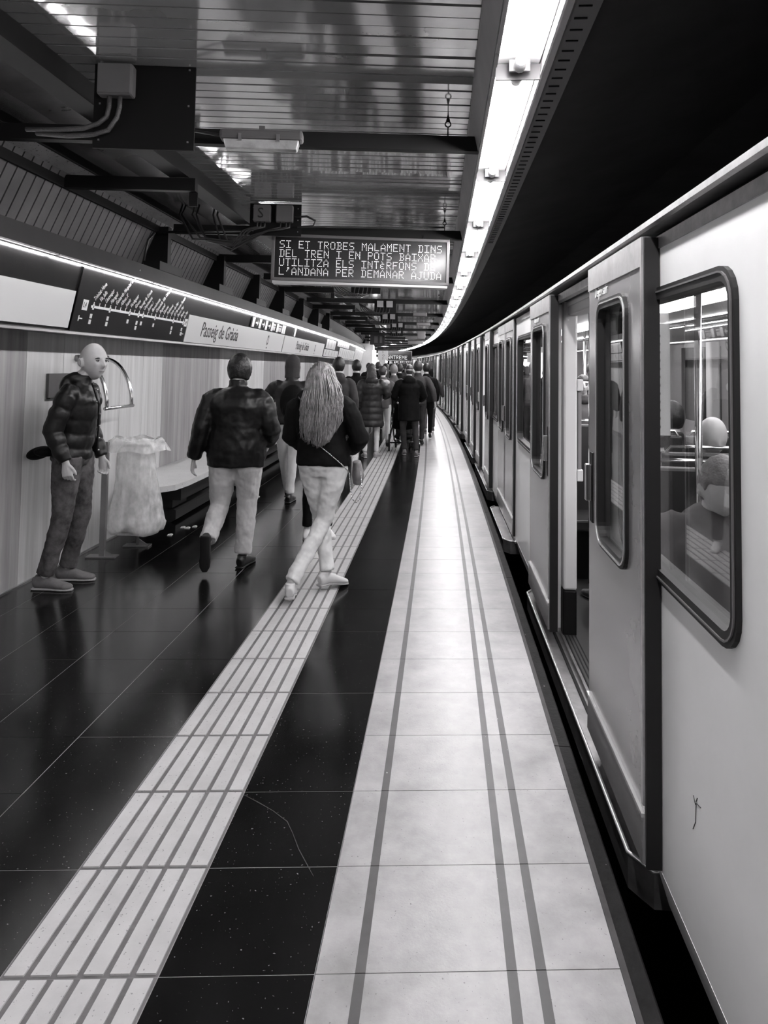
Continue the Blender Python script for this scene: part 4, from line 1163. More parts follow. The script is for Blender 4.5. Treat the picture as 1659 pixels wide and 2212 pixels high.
def person(name_label, loc, yaw, H=1.72, pose=None, seated=False, vox=.014, jacket='cloth_black', hem=.84, puff=0.0, collar=True, hood=False,
           pants='denim', pw=1.0, shoes='shoe_black', hair='short', hairm='hair_black', skin='skin', headyaw=0.0, headtilt=0.0, female=False,
           bulk=1.0, fist=.35, face=False, skirt=0.0, cuff=.0, wr=.012, group=None, band=.075, hipw=1.0, legs=True, hemr=1.0, headk=1.0, torso=1.0):
    k = H / 1.74
    J = {a: V(b) * k for a, b in (SEATED if seated else BASE).items()}
    if seated: J.update({a: V(b) * k for a, b in SEATED.items()})
    for a, b in (pose or {}).items(): J[a] = V(b)
    p = empty('person', loc, -yaw, label=name_label, cat='person', group=group)
    hr = Matrix.Rotation(-headyaw, 3, 'Z') @ Matrix.Rotation(-headtilt, 3, 'X')
    hc = J['headc']; hs = k * (.96 if female else 1.0) * headk
    # ---- one continuous body
    b = Body()
    b.blob(hc, (.077 * hs, .100 * hs, .118 * hs), hr, fn=head_fn(female), nu=56 if face else 24, nv=44 if face else 18)
    for sgn in (-1, 1):
        e = hc + hr @ V((sgn * .081 * hs, -.010, -.010))
        er_ = hr @ Matrix.Rotation(sgn * .35, 3, 'Z')
        b.blob(e, (.010, .021, .036), er_, nu=12, nv=10)
        if face: b.blob(e + er_ @ V((sgn * .006, -.008, .004)), (.007, .021, .032), er_, nu=12, nv=10)
    b.loft([J['neck'] - V((0, 0, .06)), J['neck'] + V((0, 0, .03)), hc + hr @ V((0, -.015, -.06))], [(.066 * k, .062 * k), (.056 * k, .058 * k), (.052 * k, .056 * k)])
    tb = [J['pelvis'] - V((0, 0, .06)), J['pelvis'] + V((0, 0, .10)), mixp(J['pelvis'], J['chest'], .6), J['chest'], mixp(J['chest'], J['neck'], .6) - V((0, 0, .03)), J['neck'] - V((0, 0, .01))]
    b.loft(tb, [(.13, .09), (.13, .09), (.12, .085), (.14, .10), (.13, .08), (.06, .055)])
    for sd in 'LR':
        b.loft([mixp(J['sh' + sd], J['neck'], .4) - V((0, 0, .05)), J['sh' + sd] - V((0, 0, .02)), mixp(J['sh' + sd], J['el' + sd], .5), J['el' + sd], mixp(J['el' + sd], J['wr' + sd], .4), J['wr' + sd]],
               [.035, .040, .038, .035, .034, .025])
        if legs:
            b.loft([J['hip' + sd] + V((0, 0, .03)), mixp(J['hip' + sd], J['knee' + sd], .4), J['knee' + sd], mixp(J['knee' + sd], J['ank' + sd], .35), J['ank' + sd]],
                   [.075, .066, .047, .045, .032])
        d = (J['wr' + sd] - J['el' + sd]).normalized(); side = V((1, 0, 0)) * (-1 if sd == 'L' else 1)
        hd = pose.get('hand' + sd) if pose else None
        dd = V(hd) if hd else (d * .9 + V((0, 0, -.35)) if not seated else d)
        out = side - dd.normalized() * side.dot(dd.normalized())
        th = V((0, 1, 0)) if not seated else -side
        th = th - dd.normalized() * th.dot(dd.normalized())
        nr = out
        if seated: nr = V((0, 0, 1))
        if pose and ('palm' + sd) in pose:
            nr = V(pose['palm' + sd]); th = dd.cross(nr) * (1 if sd == 'R' else -1)
        hand(b, J['wr' + sd] + dd.normalized() * .012, dd, nr, th, curl=fist, k=k)
    b.done('body', skin, p, voxel=.0052 if face else (.0075 if vox < .011 else vox * .8), smooth=1 if face else 2)
    # ---- jacket
    j = Body()
    z0 = hem * k if not seated else .50 * k
    hp = J['pelvis'].copy(); wv = lambda z: 1.0
    pts, rad = [], []
    top = J['neck'] + V((0, 0, -.005)); bot = V((J['pelvis'].x, J['pelvis'].y - .0, z0))
    n_ = max(14, int((top.z - bot.z) / (band / 6))) if puff else 16
    for i in range(n_ + 1):
        f = i / n_; z = bot.z + (top.z - bot.z) * f
        zc = J['chest'].z; pz = J['pelvis'].z
        if z < pz: c = V((J['pelvis'].x, J['pelvis'].y, z))
        elif z < zc: g = (z - pz) / (zc - pz); c = mixp(J['pelvis'], J['chest'], g)
        else: g = (z - zc) / (top.z - zc); c = mixp(J['chest'], J['neck'], g)
        c = V((c.x, c.y, z))
        # half width and half depth profile
        rel = (z - pz) / (top.z - pz)
        if rel < .0: a, d_ = .182 * hipw, .138
        elif rel < .35: a, d_ = .182 * hipw + (.166 - .182 * hipw) * rel / .35, .138 - .012 * rel / .35
        elif rel < .70: a, d_ = .166 + .03 * (rel - .35) / .35, .126 + .012 * (rel - .35) / .35
        elif rel < .86: a, d_ = .196 - .006 * (rel - .70) / .16, .138 - .03 * (rel - .7) / .16
        else: a, d_ = .190 - .120 * ((rel - .86) / .14) ** 1.0, .108 - .035 * (rel - .86) / .14
        if skirt and z < pz + .05: e_ = (pz + .05 - z); a += skirt * e_; d_ += skirt * e_
        a *= k * bulk * (torso if rel < .86 else 1 + (torso - 1) * max(0, (1 - rel) / .14)); d_ *= k * bulk
        if hemr != 1.0 and f < .10: a *= hemr; d_ *= hemr
        if puff and rel < .9:
            pf = puff * (abs(math.sin(math.pi * (z - bot.z) / band)) ** .32 - .6); a += pf; d_ += pf
        pts.append(c); rad.append((a, d_))
    j.loft(pts, rad, n=22)
    for sd in 'LR':
        sh, el, wr_ = J['sh' + sd], J['el' + sd], J['wr' + sd]
        P, R_ = [], []
        path = [(mixp(sh, J['neck'], .45) + V((0, 0, -.035)), .050), (mixp(sh, J['neck'], .15) + V((0, 0, -.022)), .066), (sh + (el - sh) * .12 + V((0, 0, -.012)), .074), (sh + (el - sh) * .5, .072), (el + (wr_ - el) * .0, .066), (el + (wr_ - el) * .5, .060), (el + (wr_ - el) * (.93 - cuff), .050), (wr_, .043)]
        segs = 5 if puff else 2; acc = 0
        for i in range(len(path) - 1):
            for q_ in range(segs):
                f = q_ / segs; c = mixp(path[i][0], path[i + 1][0], f); r = path[i][1] * (1 - f) + path[i + 1][1] * f
                r *= k * bulk
                if P: acc += (c - P[-1]).length
                if puff and i > 0: r += puff * (abs(math.sin(math.pi * acc / (band * .95))) ** .32 - .6)
                P.append(c); R_.append(r)
        P.append(path[-1][0]); R_.append(path[-1][1] * k * bulk)
        j.loft(P, R_, n=14)
    if collar:
        nk = J['neck']
        j.loft([nk - V((0, 0, .05)), nk + V((0, .0, .015)), nk + V((0, .004, .055 * k))], [(.085 * k, .078 * k), (.078 * k, .076 * k), (.074 * k, .074 * k)], n=16)
    if hood:
        nk = J['neck']
        j.blob(nk + V((0, -.075, -.025)), (.125 * k, .062 * k, .082 * k)); j.blob(nk + V((0, -.03, .02)), (.10 * k, .085 * k, .055 * k))
    jk = j.done('jacket', jacket, p, voxel=vox, smooth=1 if puff else 3, wrinkle=wr, wscale=.10)
    # ---- trousers
    if legs:
        t = Body(); pv = J['pelvis']
        if not seated:
            t.loft([pv + V((0, 0, .12)), pv + V((0, 0, .03)), pv + V((0, -.006, -.05)), pv + V((0, 0, -.11))], [(.138 * k * hipw, .10 * k), (.160 * k * hipw, .118 * k), (.172 * k * hipw, .128 * k), (.14 * k, .10 * k)], n=20)
        else:
            t.loft([pv + V((0, -.10, 0)), pv + V((0, .10, 0))], [(.17, .10), (.17, .10)], n=16)
        for sd in 'LR':
            h, kn, an = J['hip' + sd], J['knee' + sd], J['ank' + sd]
            e = an + V((0, 0, .0))
            t.loft([h + V((0, 0, .02)), mixp(h, kn, .25), mixp(h, kn, .6), kn, mixp(kn, an, .3), mixp(kn, an, .65), e + (kn - e).normalized() * .02],
                   [(.092 * k * hipw, .10 * k), (.090 * k * pw, .094 * k * pw), (.074 * k * pw, .078 * k * pw), (.060 * k * pw, .064 * k * pw), (.058 * k * pw, .064 * k * pw), (.052 * k * pw, .056 * k * pw), (.052 * k * pw, .058 * k * pw)], n=16)
        t.done('trousers', pants, p, voxel=vox * .95, smooth=2, wrinkle=wr * 1.1, wscale=.07)
        for sd in 'LR':
            shoe(p, J['ank' + sd], J['toe' + sd], shoes, k, vox)
    # ---- hair
    if hair in ('short', 'crop', 'bob'):
        h = Body(); off = .012 if hair == 'crop' else .02
        def hf(u, q_):
            q_ = V(q_)
            lim = -.62 if u.y < .05 else (-.05 if u.y < .3 else .36)
            e_ = max(0, min(1, (lim - u.z) / .25)); q_ = q_ * (1 - .3 * e_)
            if u.z < 0 and u.y < 0: q_.y *= 1 - .22 * min(1, -u.z); q_.x *= 1 - .16 * min(1, -u.z)
            if u.y > .35 and u.z < .5: q_.y *= .84
            q_ *= 1 + .03 * noise.noise(u * 5)
            return q_
        h.blob(hc + hr @ V((0, -.010, .010)), ((.077 + off) * hs, (.098 + off) * hs, (.117 + off) * hs), hr, nu=26, nv=20, fn=hf)
        if hair == 'bob': h.blob(hc + hr @ V((0, -.045, -.07)), (.09 * hs, .06 * hs, .10 * hs), hr)
        h.done('hair', hairm, p, voxel=max(.007, vox * .7), smooth=1, wrinkle=.008, wscale=.025)
    elif hair == 'horse':
        h = Body()
        def hf(u, q_):
            q_ = V(q_)
            if u.y > .1 and u.z < .42: q_ *= .8
            return q_
        h.blob(hc + hr @ V((0, -.012, .008)), (.096 * hs, .115 * hs, .132 * hs), hr, nu=26, nv=20, fn=hf)
        h.loft([hc + V((0, -.06, .03)), hc + V((0, -.10, -.10)), hc + V((0, -.13, -.25)), hc + V((0, -.13, -.36))], [(.07, .05), (.09, .045), (.085, .035), (.05, .02)])
        h.done('hair', hairm, p, voxel=max(.008, vox * .7), smooth=1, wrinkle=.012, wscale=.03)
    elif hair == 'beanie':
        h = Body(); h.blob(hc + hr @ V((0, -.008, .022)), (.092 * hs, .112 * hs, .125 * hs), hr, nu=22, nv=16)
        h.loft([hc + V((0, -.005, .0)), hc + V((0, -.02, -.09)), hc + V((0, -.02, -.14))], [(.094, .10), (.086, .088), (.092, .09)])
        h.done('hood', hairm, p, voxel=max(.008, vox * .8), smooth=2)
    elif hair == 'fringe':
        h = Body()
        def hf(u, q_):
            q_ = V(q_)
            if u.z < .25: q_ *= .86
            if u.y > -.1: q_ *= .9
            return q_
        h.blob(hc + hr @ V((0, -.014, -.006)), (.084 * hs, .102 * hs, .116 * hs), hr, nu=22, nv=16, fn=hf)
        h.done('hair', hairm, p, voxel=.009, smooth=1)
    if face:
        for sgn in (-1, 1):
            ec = hc + hr @ V((sgn * .0305 * hs, .0775 * hs, .004))
            m = Body(); m.blob(ec, (.0125, .0125, .0105), hr, nu=12, nv=8); o = m.m.build('eye', p); o.data.materials[0] = MATS['eye_white']
            m = Body(); m.blob(ec + hr @ V((0, .0085, -.0005)), (.0060, .0052, .0060), hr, nu=10, nv=6); i_ = m.m.build('iris', o); i_.data.materials[0] = MATS['eye_dark']
            m = MB(); m.tube([ec + hr @ V((x_, .013 - abs(x_) * .35, .0065 - abs(x_) * .22)) for x_ in (-.015, -.008, 0, .008, .015)], .0028, 'hair_brown', n=6); m.build('eyelid', o)
            m = MB(); m.tube([ec + hr @ V((sgn * x_, .0145 - abs(x_) * .32, .0205 - max(0, x_) * .22)) for x_ in (-.018, -.008, .004, .014, .022)], [.003, .0052, .0055, .0042, .002], 'hair_brown', n=6); m.build('eyebrow', p)
        for sgn in (-1, 1):
            m = MB(); ec = hc + hr @ V((sgn * .0925 * hs, -.012, -.010)); er_ = hr @ Matrix.Rotation(sgn * .35, 3, 'Z')
            m.tube([ec + er_ @ V((0, .010 * math.cos(a_) - .002, .024 * math.sin(a_))) for a_ in (-1.2, -.3, .6, 1.5, 2.4, 3.3, 3.9)], .0032, 'skin_shade', n=6); m.build('ear_shade', p)  # dark crescent paints the shade inside the ear
        m = MB(); m.tube([hc + hr @ V((x_, .0945 * hs - x_ * x_ * 22, -.0645 * hs + abs(x_) * .05)) for x_ in (-.022, -.011, 0, .011, .022)], [.0015, .0026, .0028, .0026, .0015], 'lip', n=6); m.build('mouth', p)
    return p, J, k

def shoe(p, ank, toe, mat, k, vox):
    s = Body(); d = (toe - ank); hd = V((d.x, d.y, 0))
    flat = hd.length > .08
    if flat:
        f = hd.normalized(); up = V((0, 0, 1)); bz = V((0, 0, ank.z - .085 * k))
        a = V((ank.x, ank.y, 0)) + bz
        tilt = toe.z - .03 * k - bz.z
        pt = lambda x, z: a + f * x + V((0, 0, z + max(0, x) / .2 * tilt))
    else:      # foot pointing down, sole turned backwards
        f = V((0, .12, -1)).normalized(); up = V((0, 1, .12)).normalized(); a = ank - up * .085
        pt = lambda x, z: a + f * x + up * z
    side = f.cross(up)
    L_ = [(-.075, .045, .026, .036), (-.055, .050, .036, .046), (-.01, .050, .037, .047), (.05, .044, .038, .041), (.10, .034, .043, .032), (.15, .028, .042, .026), (.185, .024, .032, .020), (.20, .022, .015, .012)]
    s.loft([pt(x * k, z * k) for x, z, a_, b_ in L_], [(a_ * k, b_ * k) for x, z, a_, b_ in L_], side=side, n=14)
    s.loft([pt(-.025 * k, .05 * k), pt(-.022 * k, .10 * k)], [(.036 * k, .042 * k), (.036 * k, .040 * k)], side=side, n=12)
    o = s.done('shoe', mat, p, voxel=max(.006, vox * .6), smooth=1)
    m = Body(); P = [(-.08, .035), (-.06, .040), (.0, .038), (.06, .038), (.12, .045), (.17, .040), (.205, .020)]
    vs = []
    m.loft([pt(x * k, .008 * k) for x, w_ in P], [(w_ * k, .011 * k) for x, w_ in P], side=side, n=12)
    q = m.done('sole', 'sole' if mat not in ('shoe_black',) else 'rubber', o, voxel=max(.006, vox * .6), smooth=0)
    return o

# ---- bald man standing at the left
ry = math.radians(90)
bald, J, k = person('bald man in a dark quilted jacket and jeans standing by the left wall', (-2.20, 5.08, 0), ry, H=1.74, vox=.0085, jacket='nylon_black', puff=.016, band=.098,
    hem=.885, hood=True, pants='denim', pw=1.06, shoes='suede', hair=None, face=True, headyaw=math.radians(32), wr=.016, bulk=.92, fist=.55, headk=1.12,
    pose=dict(headc=(-.01, .115, 1.585), neck=(0, .035, 1.435), chest=(0, .03, 1.22), pelvis=(0, -.01, .95), hipL=(-.095, .0, .90), hipR=(.095, .0, .90), kneeR=(.10, -.02, .49), ankR=(.09, -.13, .085),
              toeR=(.10, .06, .03), kneeL=(-.10, .03, .49), ankL=(-.13, -.07, .085), toeL=(-.14, .12, .03), shR=(.185, .03, 1.385), shL=(-.185, .04, 1.385), elR=(.235, -.05, 1.10), wrR=(.235, .05, .90), elL=(-.24, .02, 1.10), wrL=(-.21, .12, .885),
              handR=(.0, .18, -1), handL=(0, .2, -1)))
m = Body(); m.blob((0.02, -.235, .93), (.10, .085, .045), Matrix.Rotation(.3, 3, 'X')); m.blob((.10, -.15, .95), (.07, .08, .035))
m.done('waist_bag', 'cloth_black', bald, voxel=.01)
m = MB(); m.tube([V((.035, .172, .93)), V((.035, .185, 1.1)), V((.03, .180, 1.28)), V((.03, .125, 1.43))], .006, 'cloth_black', n=6)
for i in range(6):
    m.tube([V((.032, .185 if i < 4 else .16, .96 + i * .085)), V((.032, .195 if i < 4 else .172, .96 + i * .085))], .007, 'steel', n=8)
m.build('zip_placket', bald)
# ---- young man walking away
man2, _, _ = person('young man with dark hair walking away in a black jacket and pale trousers', (-1.15, 5.62, 0), math.radians(-1), H=1.70, vox=.0095, jacket='leather_black', hem=.80, bulk=1.2,
    pants='trouser_light', pw=1.34, shoes='shoe_black', hair='short', hairm='hair_black', wr=.022, headyaw=math.radians(-4), headtilt=math.radians(16), hemr=.95, torso=1.12, headk=1.05,
    pose=dict(kneeL=(-.125, .03, .47), ankL=(-.165, -.20, .235), toeL=(-.17, -.19, .03), kneeR=(.09, .04, .48), ankR=(.075, .0, .085), toeR=(.12, .17, .03),
              elL=(-.27, -.05, 1.08), wrL=(-.33, .0, .84), elR=(.27, -.02, 1.06), wrR=(.22, .20, .95), shL=(-.19, 0, 1.33), shR=(.19, 0, 1.33), headc=(.0, .055, 1.525), neck=(0, .0, 1.405)))
# ---- woman with long blond hair
W4 = (-.44, 5.02, 0)
wom, J, k = person('woman with very long blond hair, black jumper and pale jeans walking away', W4, math.radians(6), H=1.66, vox=.0095, jacket='cloth_black', hem=.93, bulk=1.08, female=True,
    pants='denim_light', pw=1.03, shoes='shoe_white', hair=None, wr=.022, collar=False, hipw=1.04,
    pose=dict(pelvis=(.03, .0, .93), hipL=(-.065, .0, .88), hipR=(.12, -.01, .87), kneeR=(.035, .02, .49), ankR=(-.13, -.25, .125), toeR=(-.16, -.06, .02), kneeL=(-.0, .12, .49), ankL=(.06, .06, .12), toeL=(.19, .22, .03),
              chest=(-.0, .0, 1.18), neck=(.0, .0, 1.355), headc=(.005, .02, 1.48), shL=(-.165, -.01, 1.315), shR=(.175, -.01, 1.33), elL=(-.215, .03, 1.08), wrL=(-.15, .20, .98), elR=(.285, -.02, 1.07), wrR=(.20, .16, .98)))
h = Body()
h.blob((.005, .005, 1.48), (.103, .118, .128), nu=24, nv=18)
h.loft([(.005, -.045, 1.50), (.0, -.10, 1.42), (.03, -.145, 1.30), (.04, -.165, 1.15), (.03, -.17, 1.09), (-.0, -.165, 1.04)], [(.085, .065), (.10, .050), (.115, .036), (.11, .026), (.08, .016), (.04, .008)])
h.done('hair', 'hair_blond', wom, voxel=.009, smooth=2, wrinkle=.02, wscale=.035)
m = MB(); rnd = random.Random(3)
for i in range(620):
    a = rnd.uniform(-1, 1); b_ = rnd.uniform(0, 1)
    x0 = .095 * a; z0 = 1.612 - .085 * a * a - .06 * b_
    y0 = -.02 - .09 * math.sqrt(max(0, 1 - a * a)) * (.5 + .5 * b_)
    end = rnd.uniform(1.01, 1.20) + .07 * abs(a) + (.05 if a > .4 else 0)
    ph = rnd.uniform(0, 6.3); amp = rnd.uniform(.004, .011)
    P = []
    for q in range(15):
        f = q / 14; z = z0 + (end - z0) * f
        wd = 1 + .55 * math.sin(min(1, f * 1.25) * math.pi * .5) - .25 * max(0, f - .8) * 5 * (0.6)
        x = x0 * wd + .035 * math.sin(f * 2.6) + amp * math.sin(ph + f * 15) * f; y = y0 - .095 * min(1, f * 1.6) - .012 * rnd.random() * f
        if f < .12: y += .03 * (1 - f / .12)
        P.append(V((x, y, z)))
    rt = rnd.uniform(.0026, .0052)
    m.tube(P, [rt * (1 if q < 11 else 1 - (q - 10) * .18) for q in range(15)], 'hair_blond', n=4)
m.build('hair_strands', wom, kind='stuff')
bag, = (Body(),)
bag.loft([(.27, .10, .74), (.27, .10, .80), (.26, .10, .90)], [(.035, .085), (.045, .10), (.03, .09)], side=V((1, 0, 0)), n=12)
bg = bag.done('shoulder_bag', 'suede', None, voxel=.008, smooth=1); bg.location = W4
tag(bg, 'small bag with a chain hanging at the blond woman’s right hip', 'bag')
m = MB()
pts = [V((-.02, -.16, 1.06)), V((.08, -.155, .98)), V((.17, -.12, .90)), V((.215, -.06, .84)), V((.225, -.05, .72)), V((.235, -.04, .66)), V((.26, -.03, .63)), V((.29, -.02, .65)), V((.30, .0, .74)), V((.29, .03, .84))]
for i in range(len(pts) - 1):
    n = max(2, int((pts[i + 1] - pts[i]).length / .016))
    for q in range(n):
        c = pts[i].lerp(pts[i + 1], (q + .5) / n); d = (pts[i + 1] - pts[i]).normalized() * .009
        m.tube([c - d, c + d], .0032 if q % 2 else .0045, 'chrome', n=5)
ch = m.build('chain'); ch.parent = bg
# white frayed heel tabs are part of the shoes; bare ankle shows above the planted shoe

# ---- person in quilted jacket with a rucksack
p3, J3, _ = person('hooded person in a dark quilted jacket walking between the young man and blond woman', (-1.06, 8.25, 0), math.radians(0), H=1.68, vox=.013, jacket='nylon_dark', puff=.014, band=.09, hem=.93,
    pants='denim_light', pw=1.05, shoes='shoe_black', hair='beanie', hairm='cloth_grey', bulk=1.1, headtilt=math.radians(20),
    pose=dict(kneeR=(.02, .0, .49), ankR=(.0, -.02, .085), toeR=(.03, .16, .03), kneeL=(-.10, .14, .50), ankL=(-.06, .30, .10), toeL=(-.06, .47, .04), elL=(-.32, .10, 1.16), wrL=(-.16, .30, 1.25)))
rs = Body(); rs.blob((0.04, -.23, 1.16), (.15, .09, .21)); rs.blob((.04, -.29, 1.08), (.11, .05, .11))
r_ = rs.done('rucksack', 'cloth_black', None, voxel=.012, smooth=3); r_.location = (-1.06, 8.25, 0)
tag(r_, 'black rucksack on the back of the hooded person in the quilted jacket', 'bag')
# ---- hidden person facing the camera behind the blond woman (seen in the train window)
p15, _, _ = person('dark person with a raised hand, hidden behind the blond woman, mirrored in the train window', W(6.55, -1.62), math.radians(165), H=1.58, vox=.013, jacket='cloth_black', hem=.85,
    pants='cloth_black', shoes='shoe_white', hair='beanie', hairm='cloth_mid', pose=dict(elR=(.20, .10, 1.10), wrR=(.05, .22, 1.38), handR=(0, .05, 1), palmR=(0, 1, 0), shR=(.16, 0, 1.32), shL=(-.16, 0, 1.32)), fist=.15)
# ---- crowd
def walk(sign=1, k=1.0, lift=.0):
    return dict(kneeL=(-.10, .06 * sign + .03, .49 * k), ankL=(-.10, .13 * sign, .09), toeL=(-.12, .13 * sign + .17, .035), kneeR=(.10, .03 - .05 * sign, .48 * k), ankR=(.10, -.16 * sign, .12), toeR=(.12, -.16 * sign + .17, .03))
def crowd(label, x, y, H, **kw):
    kw.setdefault('vox', .016 if y < 16 else .022)
    return person(label, (x, y, 0), kw.pop('yaw', 0.0), H=H, **kw)
crowd('man with dark hair in a grey hooded jacket, by the end of the bench wall', -.66, 10.5, 1.69, jacket='cloth_grey', hood=True, pants='cloth_black', hair='short', hairm='hair_black', headyaw=.3, pose=walk(1))
crowd('dark-haired person all in black right of the man in the grey hood', -.50, 13.2, 1.68, jacket='cloth_black', pants='cloth_black', hair='short', hairm='hair_black', pose=walk(-1))
crowd('woman in a long black quilted coat with pale leggings and light trainers', -.20, 12.35, 1.62, jacket='nylon_dark', puff=.018, band=.11, hem=.58, skirt=.10, hood=True, pants='denim_light', pw=.85, shoes='sole', female=True, hair='horse', hairm='hair_brown', bulk=1.1, vox=.014, headyaw=.5,
      pose=dict(kneeL=(-.10, .05, .47), ankL=(-.10, .0, .085), toeL=(-.14, .15, .03), kneeR=(.10, .05, .47), ankR=(.10, .07, .085), toeR=(.16, .2, .03), elR=(.28, .0, 1.1), wrR=(.24, .2, 1.05)))
crowd('balding man in a long dark parka and jeans pushing the pushchair', .47, 12.75, 1.63, jacket='cloth_black', hem=.66, hood=True, pants='denim_dark', shoes='suede', hair='fringe', hairm='hair_brown', bulk=1.14, vox=.014,
      pose=dict(kneeL=(-.10, .05, .47), ankL=(-.07, .03, .085), toeL=(-.08, .2, .03), kneeR=(.12, .0, .47), ankR=(.14, -.15, .085), toeR=(.18, .02, .03), elL=(-.27, .05, 1.06), wrL=(-.22, .27, .98), elR=(.27, .05, 1.06), wrR=(.22, .27, .98)))
crowd('dark-haired man in a dark jacket just right of the parka man, pale hand swinging', .70, 14.3, 1.69, jacket='cloth_grey', hem=.86, pants='denim_dark', hair='short', hairm='hair_brown', pose=dict(walk(-1), elR=(.30, -.10, 1.12), wrR=(.34, -.10, .90)))
crowd('grey-haired man in a grey coat left of the parka man', .22, 14.6, 1.62, jacket='cloth_mid', hem=.75, pants='cloth_black', hair='crop', hairm='hair_grey', pose=walk(1), headyaw=.3)
crowd('person in a dark cap, dark hoodie and grey trousers stepping along the platform edge', 1.13, 17.2, 1.55, jacket='cloth_grey', hem=.85, pants='cloth_mid', shoes='suede', hair='beanie', hairm='cloth_black', hood=True, pose=dict(walk(-1), elR=(.27, -.02, 1.12), wrR=(.33, .02, .86)), vox=.018)
crowd('blond person in a pale top beyond the capped person', 1.04, 19.0, 1.66, jacket='cloth_light', pants='cloth_mid', hair='bob', hairm='hair_pale', female=True, pose=walk(1))
crowd('dark-haired person in black far behind the long coated woman', .06, 17.0, 1.65, jacket='cloth_black', pants='cloth_black', hair='horse', hairm='hair_black', pose=walk(1), female=True)
crowd('tall dark figure beyond the grey-haired man', .42, 18.2, 1.64, jacket='cloth_black', pants='denim_dark', hair='short', hairm='hair_brown', pose=walk(-1))
sc_p = crowd('person with a light patterned scarf beside the long coated woman', .0, 14.0, 1.58, jacket='cloth_mid', pants='denim_light', hair='short', hairm='hair_brown', pose=walk(1), headyaw=.8, female=True)
far = [(.95, 15.6, 1.66, 'dark jacketed man behind the swinging hand'), (-.15, 20.5, 1.70, 'distant dark figure near the SOS column'), (.25, 22.5, 1.66, 'distant figure in a dark coat mid crowd'), (.7, 21.5, 1.68, 'distant figure in a grey coat mid crowd'), (-.5, 24, 1.68, 'distant person beside the end wall'),
       (.5, 26, 1.7, 'far walker in black under the small display'), (1.0, 24.5, 1.64, 'far walker in grey right of the display'), (.4, 27.6, 1.7, 'farthest dark walker left of centre'), (.9, 30, 1.7, 'farthest dark walker right of centre')]
for i, (x, y, H_, lab) in enumerate(far):
    crowd(lab, x, y, H_, jacket='cloth_grey' if 'grey' in lab else 'cloth_black', pants='denim_dark' if i % 2 else 'cloth_black', hair='short' if i % 3 else 'crop', hairm='hair_brown' if i % 2 else 'hair_black', pose=walk(1 if i % 2 else -1), vox=.03, wr=0)
m = Body(); m.blob((0, -.02, 1.27), (.15, .12, .07)); m.done('scarf', 'cloth_light', sc_p[0], voxel=.016, wrinkle=.03, wscale=.05)

# ---- pushchair
PC = V((.40, 13.45, 0))
pc = empty('pushchair', PC, label='dark pushchair with two big rear wheels in front of the parka man', cat='pushchair')
for sx1 in (-.27, .27):
    m = MB(); c = PC + V((sx1, -.12, .165)); n = 20
    m.tube([c + V((0, .15 * math.cos(a * 2 * math.pi / n), .15 * math.sin(a * 2 * math.pi / n))) for a in range(n + 1)], .017, 'rubber', n=6)
    for a in range(6): m.tube([c, c + V((0, .15 * math.cos(a * math.pi / 3), .15 * math.sin(a * math.pi / 3)))], .005, 'steel', n=4)
    child(m.build('wheel'), pc)
    m = MB(); m.tube([PC + V((sx1 * .85, -.55, 1.0)), PC + V((sx1 * .8, -.3, .75)), PC + V((sx1 * .75, .0, .45)), PC + V((sx1 * .6, .5, .14))], .014, 'black_steel', n=6); m.tube([c, PC + V((sx1 * .78, -.05, .5))], .012, 'black_steel', n=6)
    child(m.build('frame_side'), pc)
    m = MB(); c = PC + V((sx1 * .5, .5, .08)); m.tube([c + V((-.02, 0, 0)), c + V((.02, 0, 0))], .08, 'rubber', n=16); child(m.build('front_wheel'), pc)
m = MB(); m.tube([PC + V((-.27, -.12, .165)), PC + V((.27, -.12, .165))], .012, 'black_steel'); child(m.build('axle'), pc)
m = MB(); m.tube([PC + V((-.23, -.55, 1.0)), PC + V((.23, -.55, 1.0))], .016, 'rubber'); child(m.build('handle'), pc)
m = Body(); m.loft([PC + V((0, .25, .42)), PC + V((0, .0, .45)), PC + V((0, -.12, .62)), PC + V((0, -.18, .88))], [(.2, .05), (.21, .06), (.21, .06), (.19, .05)])
o = m.done('seat', 'cloth_black', None, voxel=.02); child(o, pc)
m = Body(); m.blob(PC + V((0, -.05, .88)), (.22, .22, .16)); o = m.done('canopy', 'cloth_black', None, voxel=.02); child(o, pc)
m = Body(); m.blob(PC + V((0, -.1, .28)), (.18, .18, .07)); o = m.done('basket', 'cloth_black', None, voxel=.02); child(o, pc); m = Body(); m.blob(PC + V((-.04, -.30, .27)), (.05, .03, .06)); o = m.done('bundle', 'cloth_light', None, voxel=.02); child(o, pc)

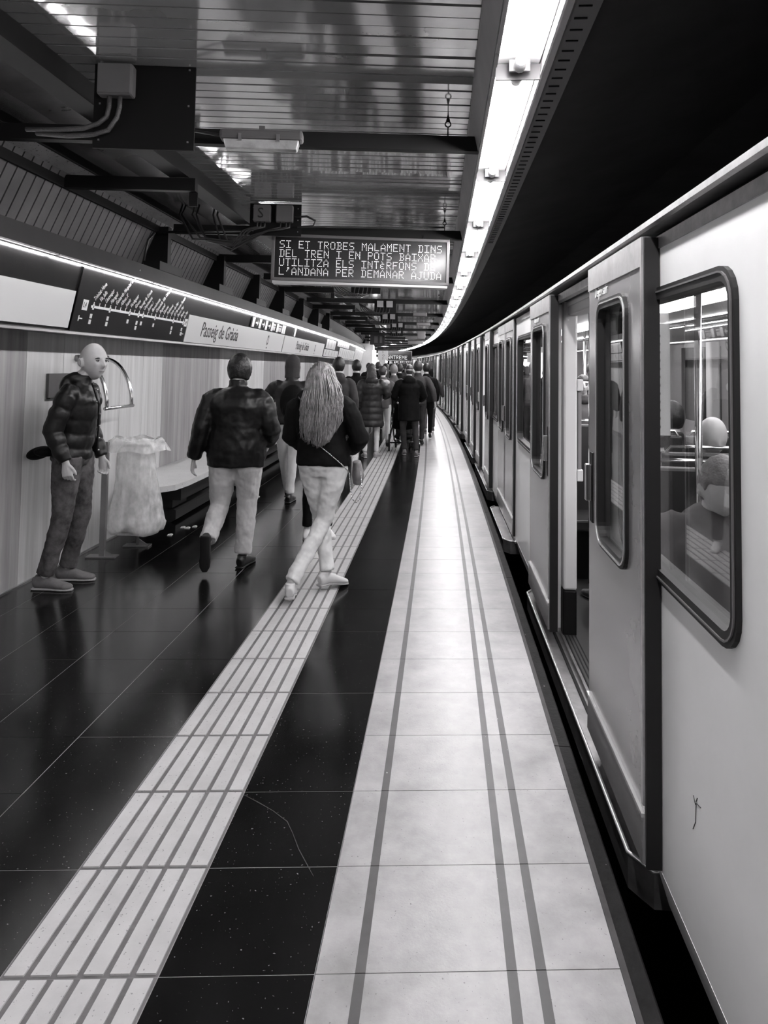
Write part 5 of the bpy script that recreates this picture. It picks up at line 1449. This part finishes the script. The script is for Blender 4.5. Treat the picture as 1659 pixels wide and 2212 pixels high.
# ---- passengers in the nearest carriage
def rider(label, s, t, yaw_rel, H, **kw):
    seated = kw.pop('seated', True); z = kw.pop('z', 0.015)
    pos = WT(s, t, 0); pos.z = z
    return person(label, pos, head(s) + yaw_rel, H=H, seated=seated, **kw)
pcap, _, _ = rider('seated passenger leaning forward with a white earbud, nearest the train window', 3.02, .62, math.radians(172), 1.72, jacket='cloth_mid', pants='cloth_black', hair='crop', hairm='hair_grey', headtilt=math.radians(30), vox=.012, hood=True, pose=dict(headc=(0, .10, 1.10), neck=(0, .05, .96)))
m = Body(); m.blob((-.086, .085, 1.085), (.008, .009, .010)); m.loft([(-.088, .09, 1.08), (-.088, .10, 1.045)], [.0045, .004], n=8); m.blob((.086, .085, 1.085), (.008, .009, .010)); m.done('earbud', 'shoe_white', pcap, voxel=.004, smooth=0)
rider('bald seated passenger behind the one with the earbud', 4.28, 1.08, math.radians(175), 1.74, jacket='cloth_grey', pants='cloth_black', hair=None, headtilt=math.radians(25), vox=.013)
rider('seated passenger with grey shoulder-length hair at the right edge of the train window', 4.25, 1.52, math.radians(165), 1.78, jacket='cloth_black', pants='cloth_black', hair='bob', hairm='hair_grey', vox=.013, female=True)
rider('seated boy with short dark hair seen from behind through the train window', 4.55, .86, math.radians(-20), 1.70, jacket='cloth_black', pants='cloth_black', hair='short', hairm='hair_black', vox=.013)
rider('seated passenger in a padded coat beyond the seat back', 5.75, 1.35, math.radians(-10), 1.74, jacket='nylon_dark', puff=.012, pants='cloth_black', hair='short', hairm='hair_black', vox=.014)
girl, _, _ = rider('young woman in a grey top and scarf looking out through the open train door', 7.7, 1.03, math.radians(176), 1.50, seated=False, jacket='cloth_mid', pants='cloth_grey', hair='horse', hairm='hair_brown', female=True, face=True, vox=.012, headyaw=.12)
m = Body(); m.blob((0, .02, 1.24), (.10, .10, .05)); m.done('scarf', 'cloth_grey', girl, voxel=.012, wrinkle=.02, wscale=.04)
rider('dark-haired passenger standing behind the young woman in the train', 9.3, 1.5, math.radians(0), 1.66, seated=False, jacket='cloth_black', pants='cloth_black', hair='short', hairm='hair_black', vox=.018)
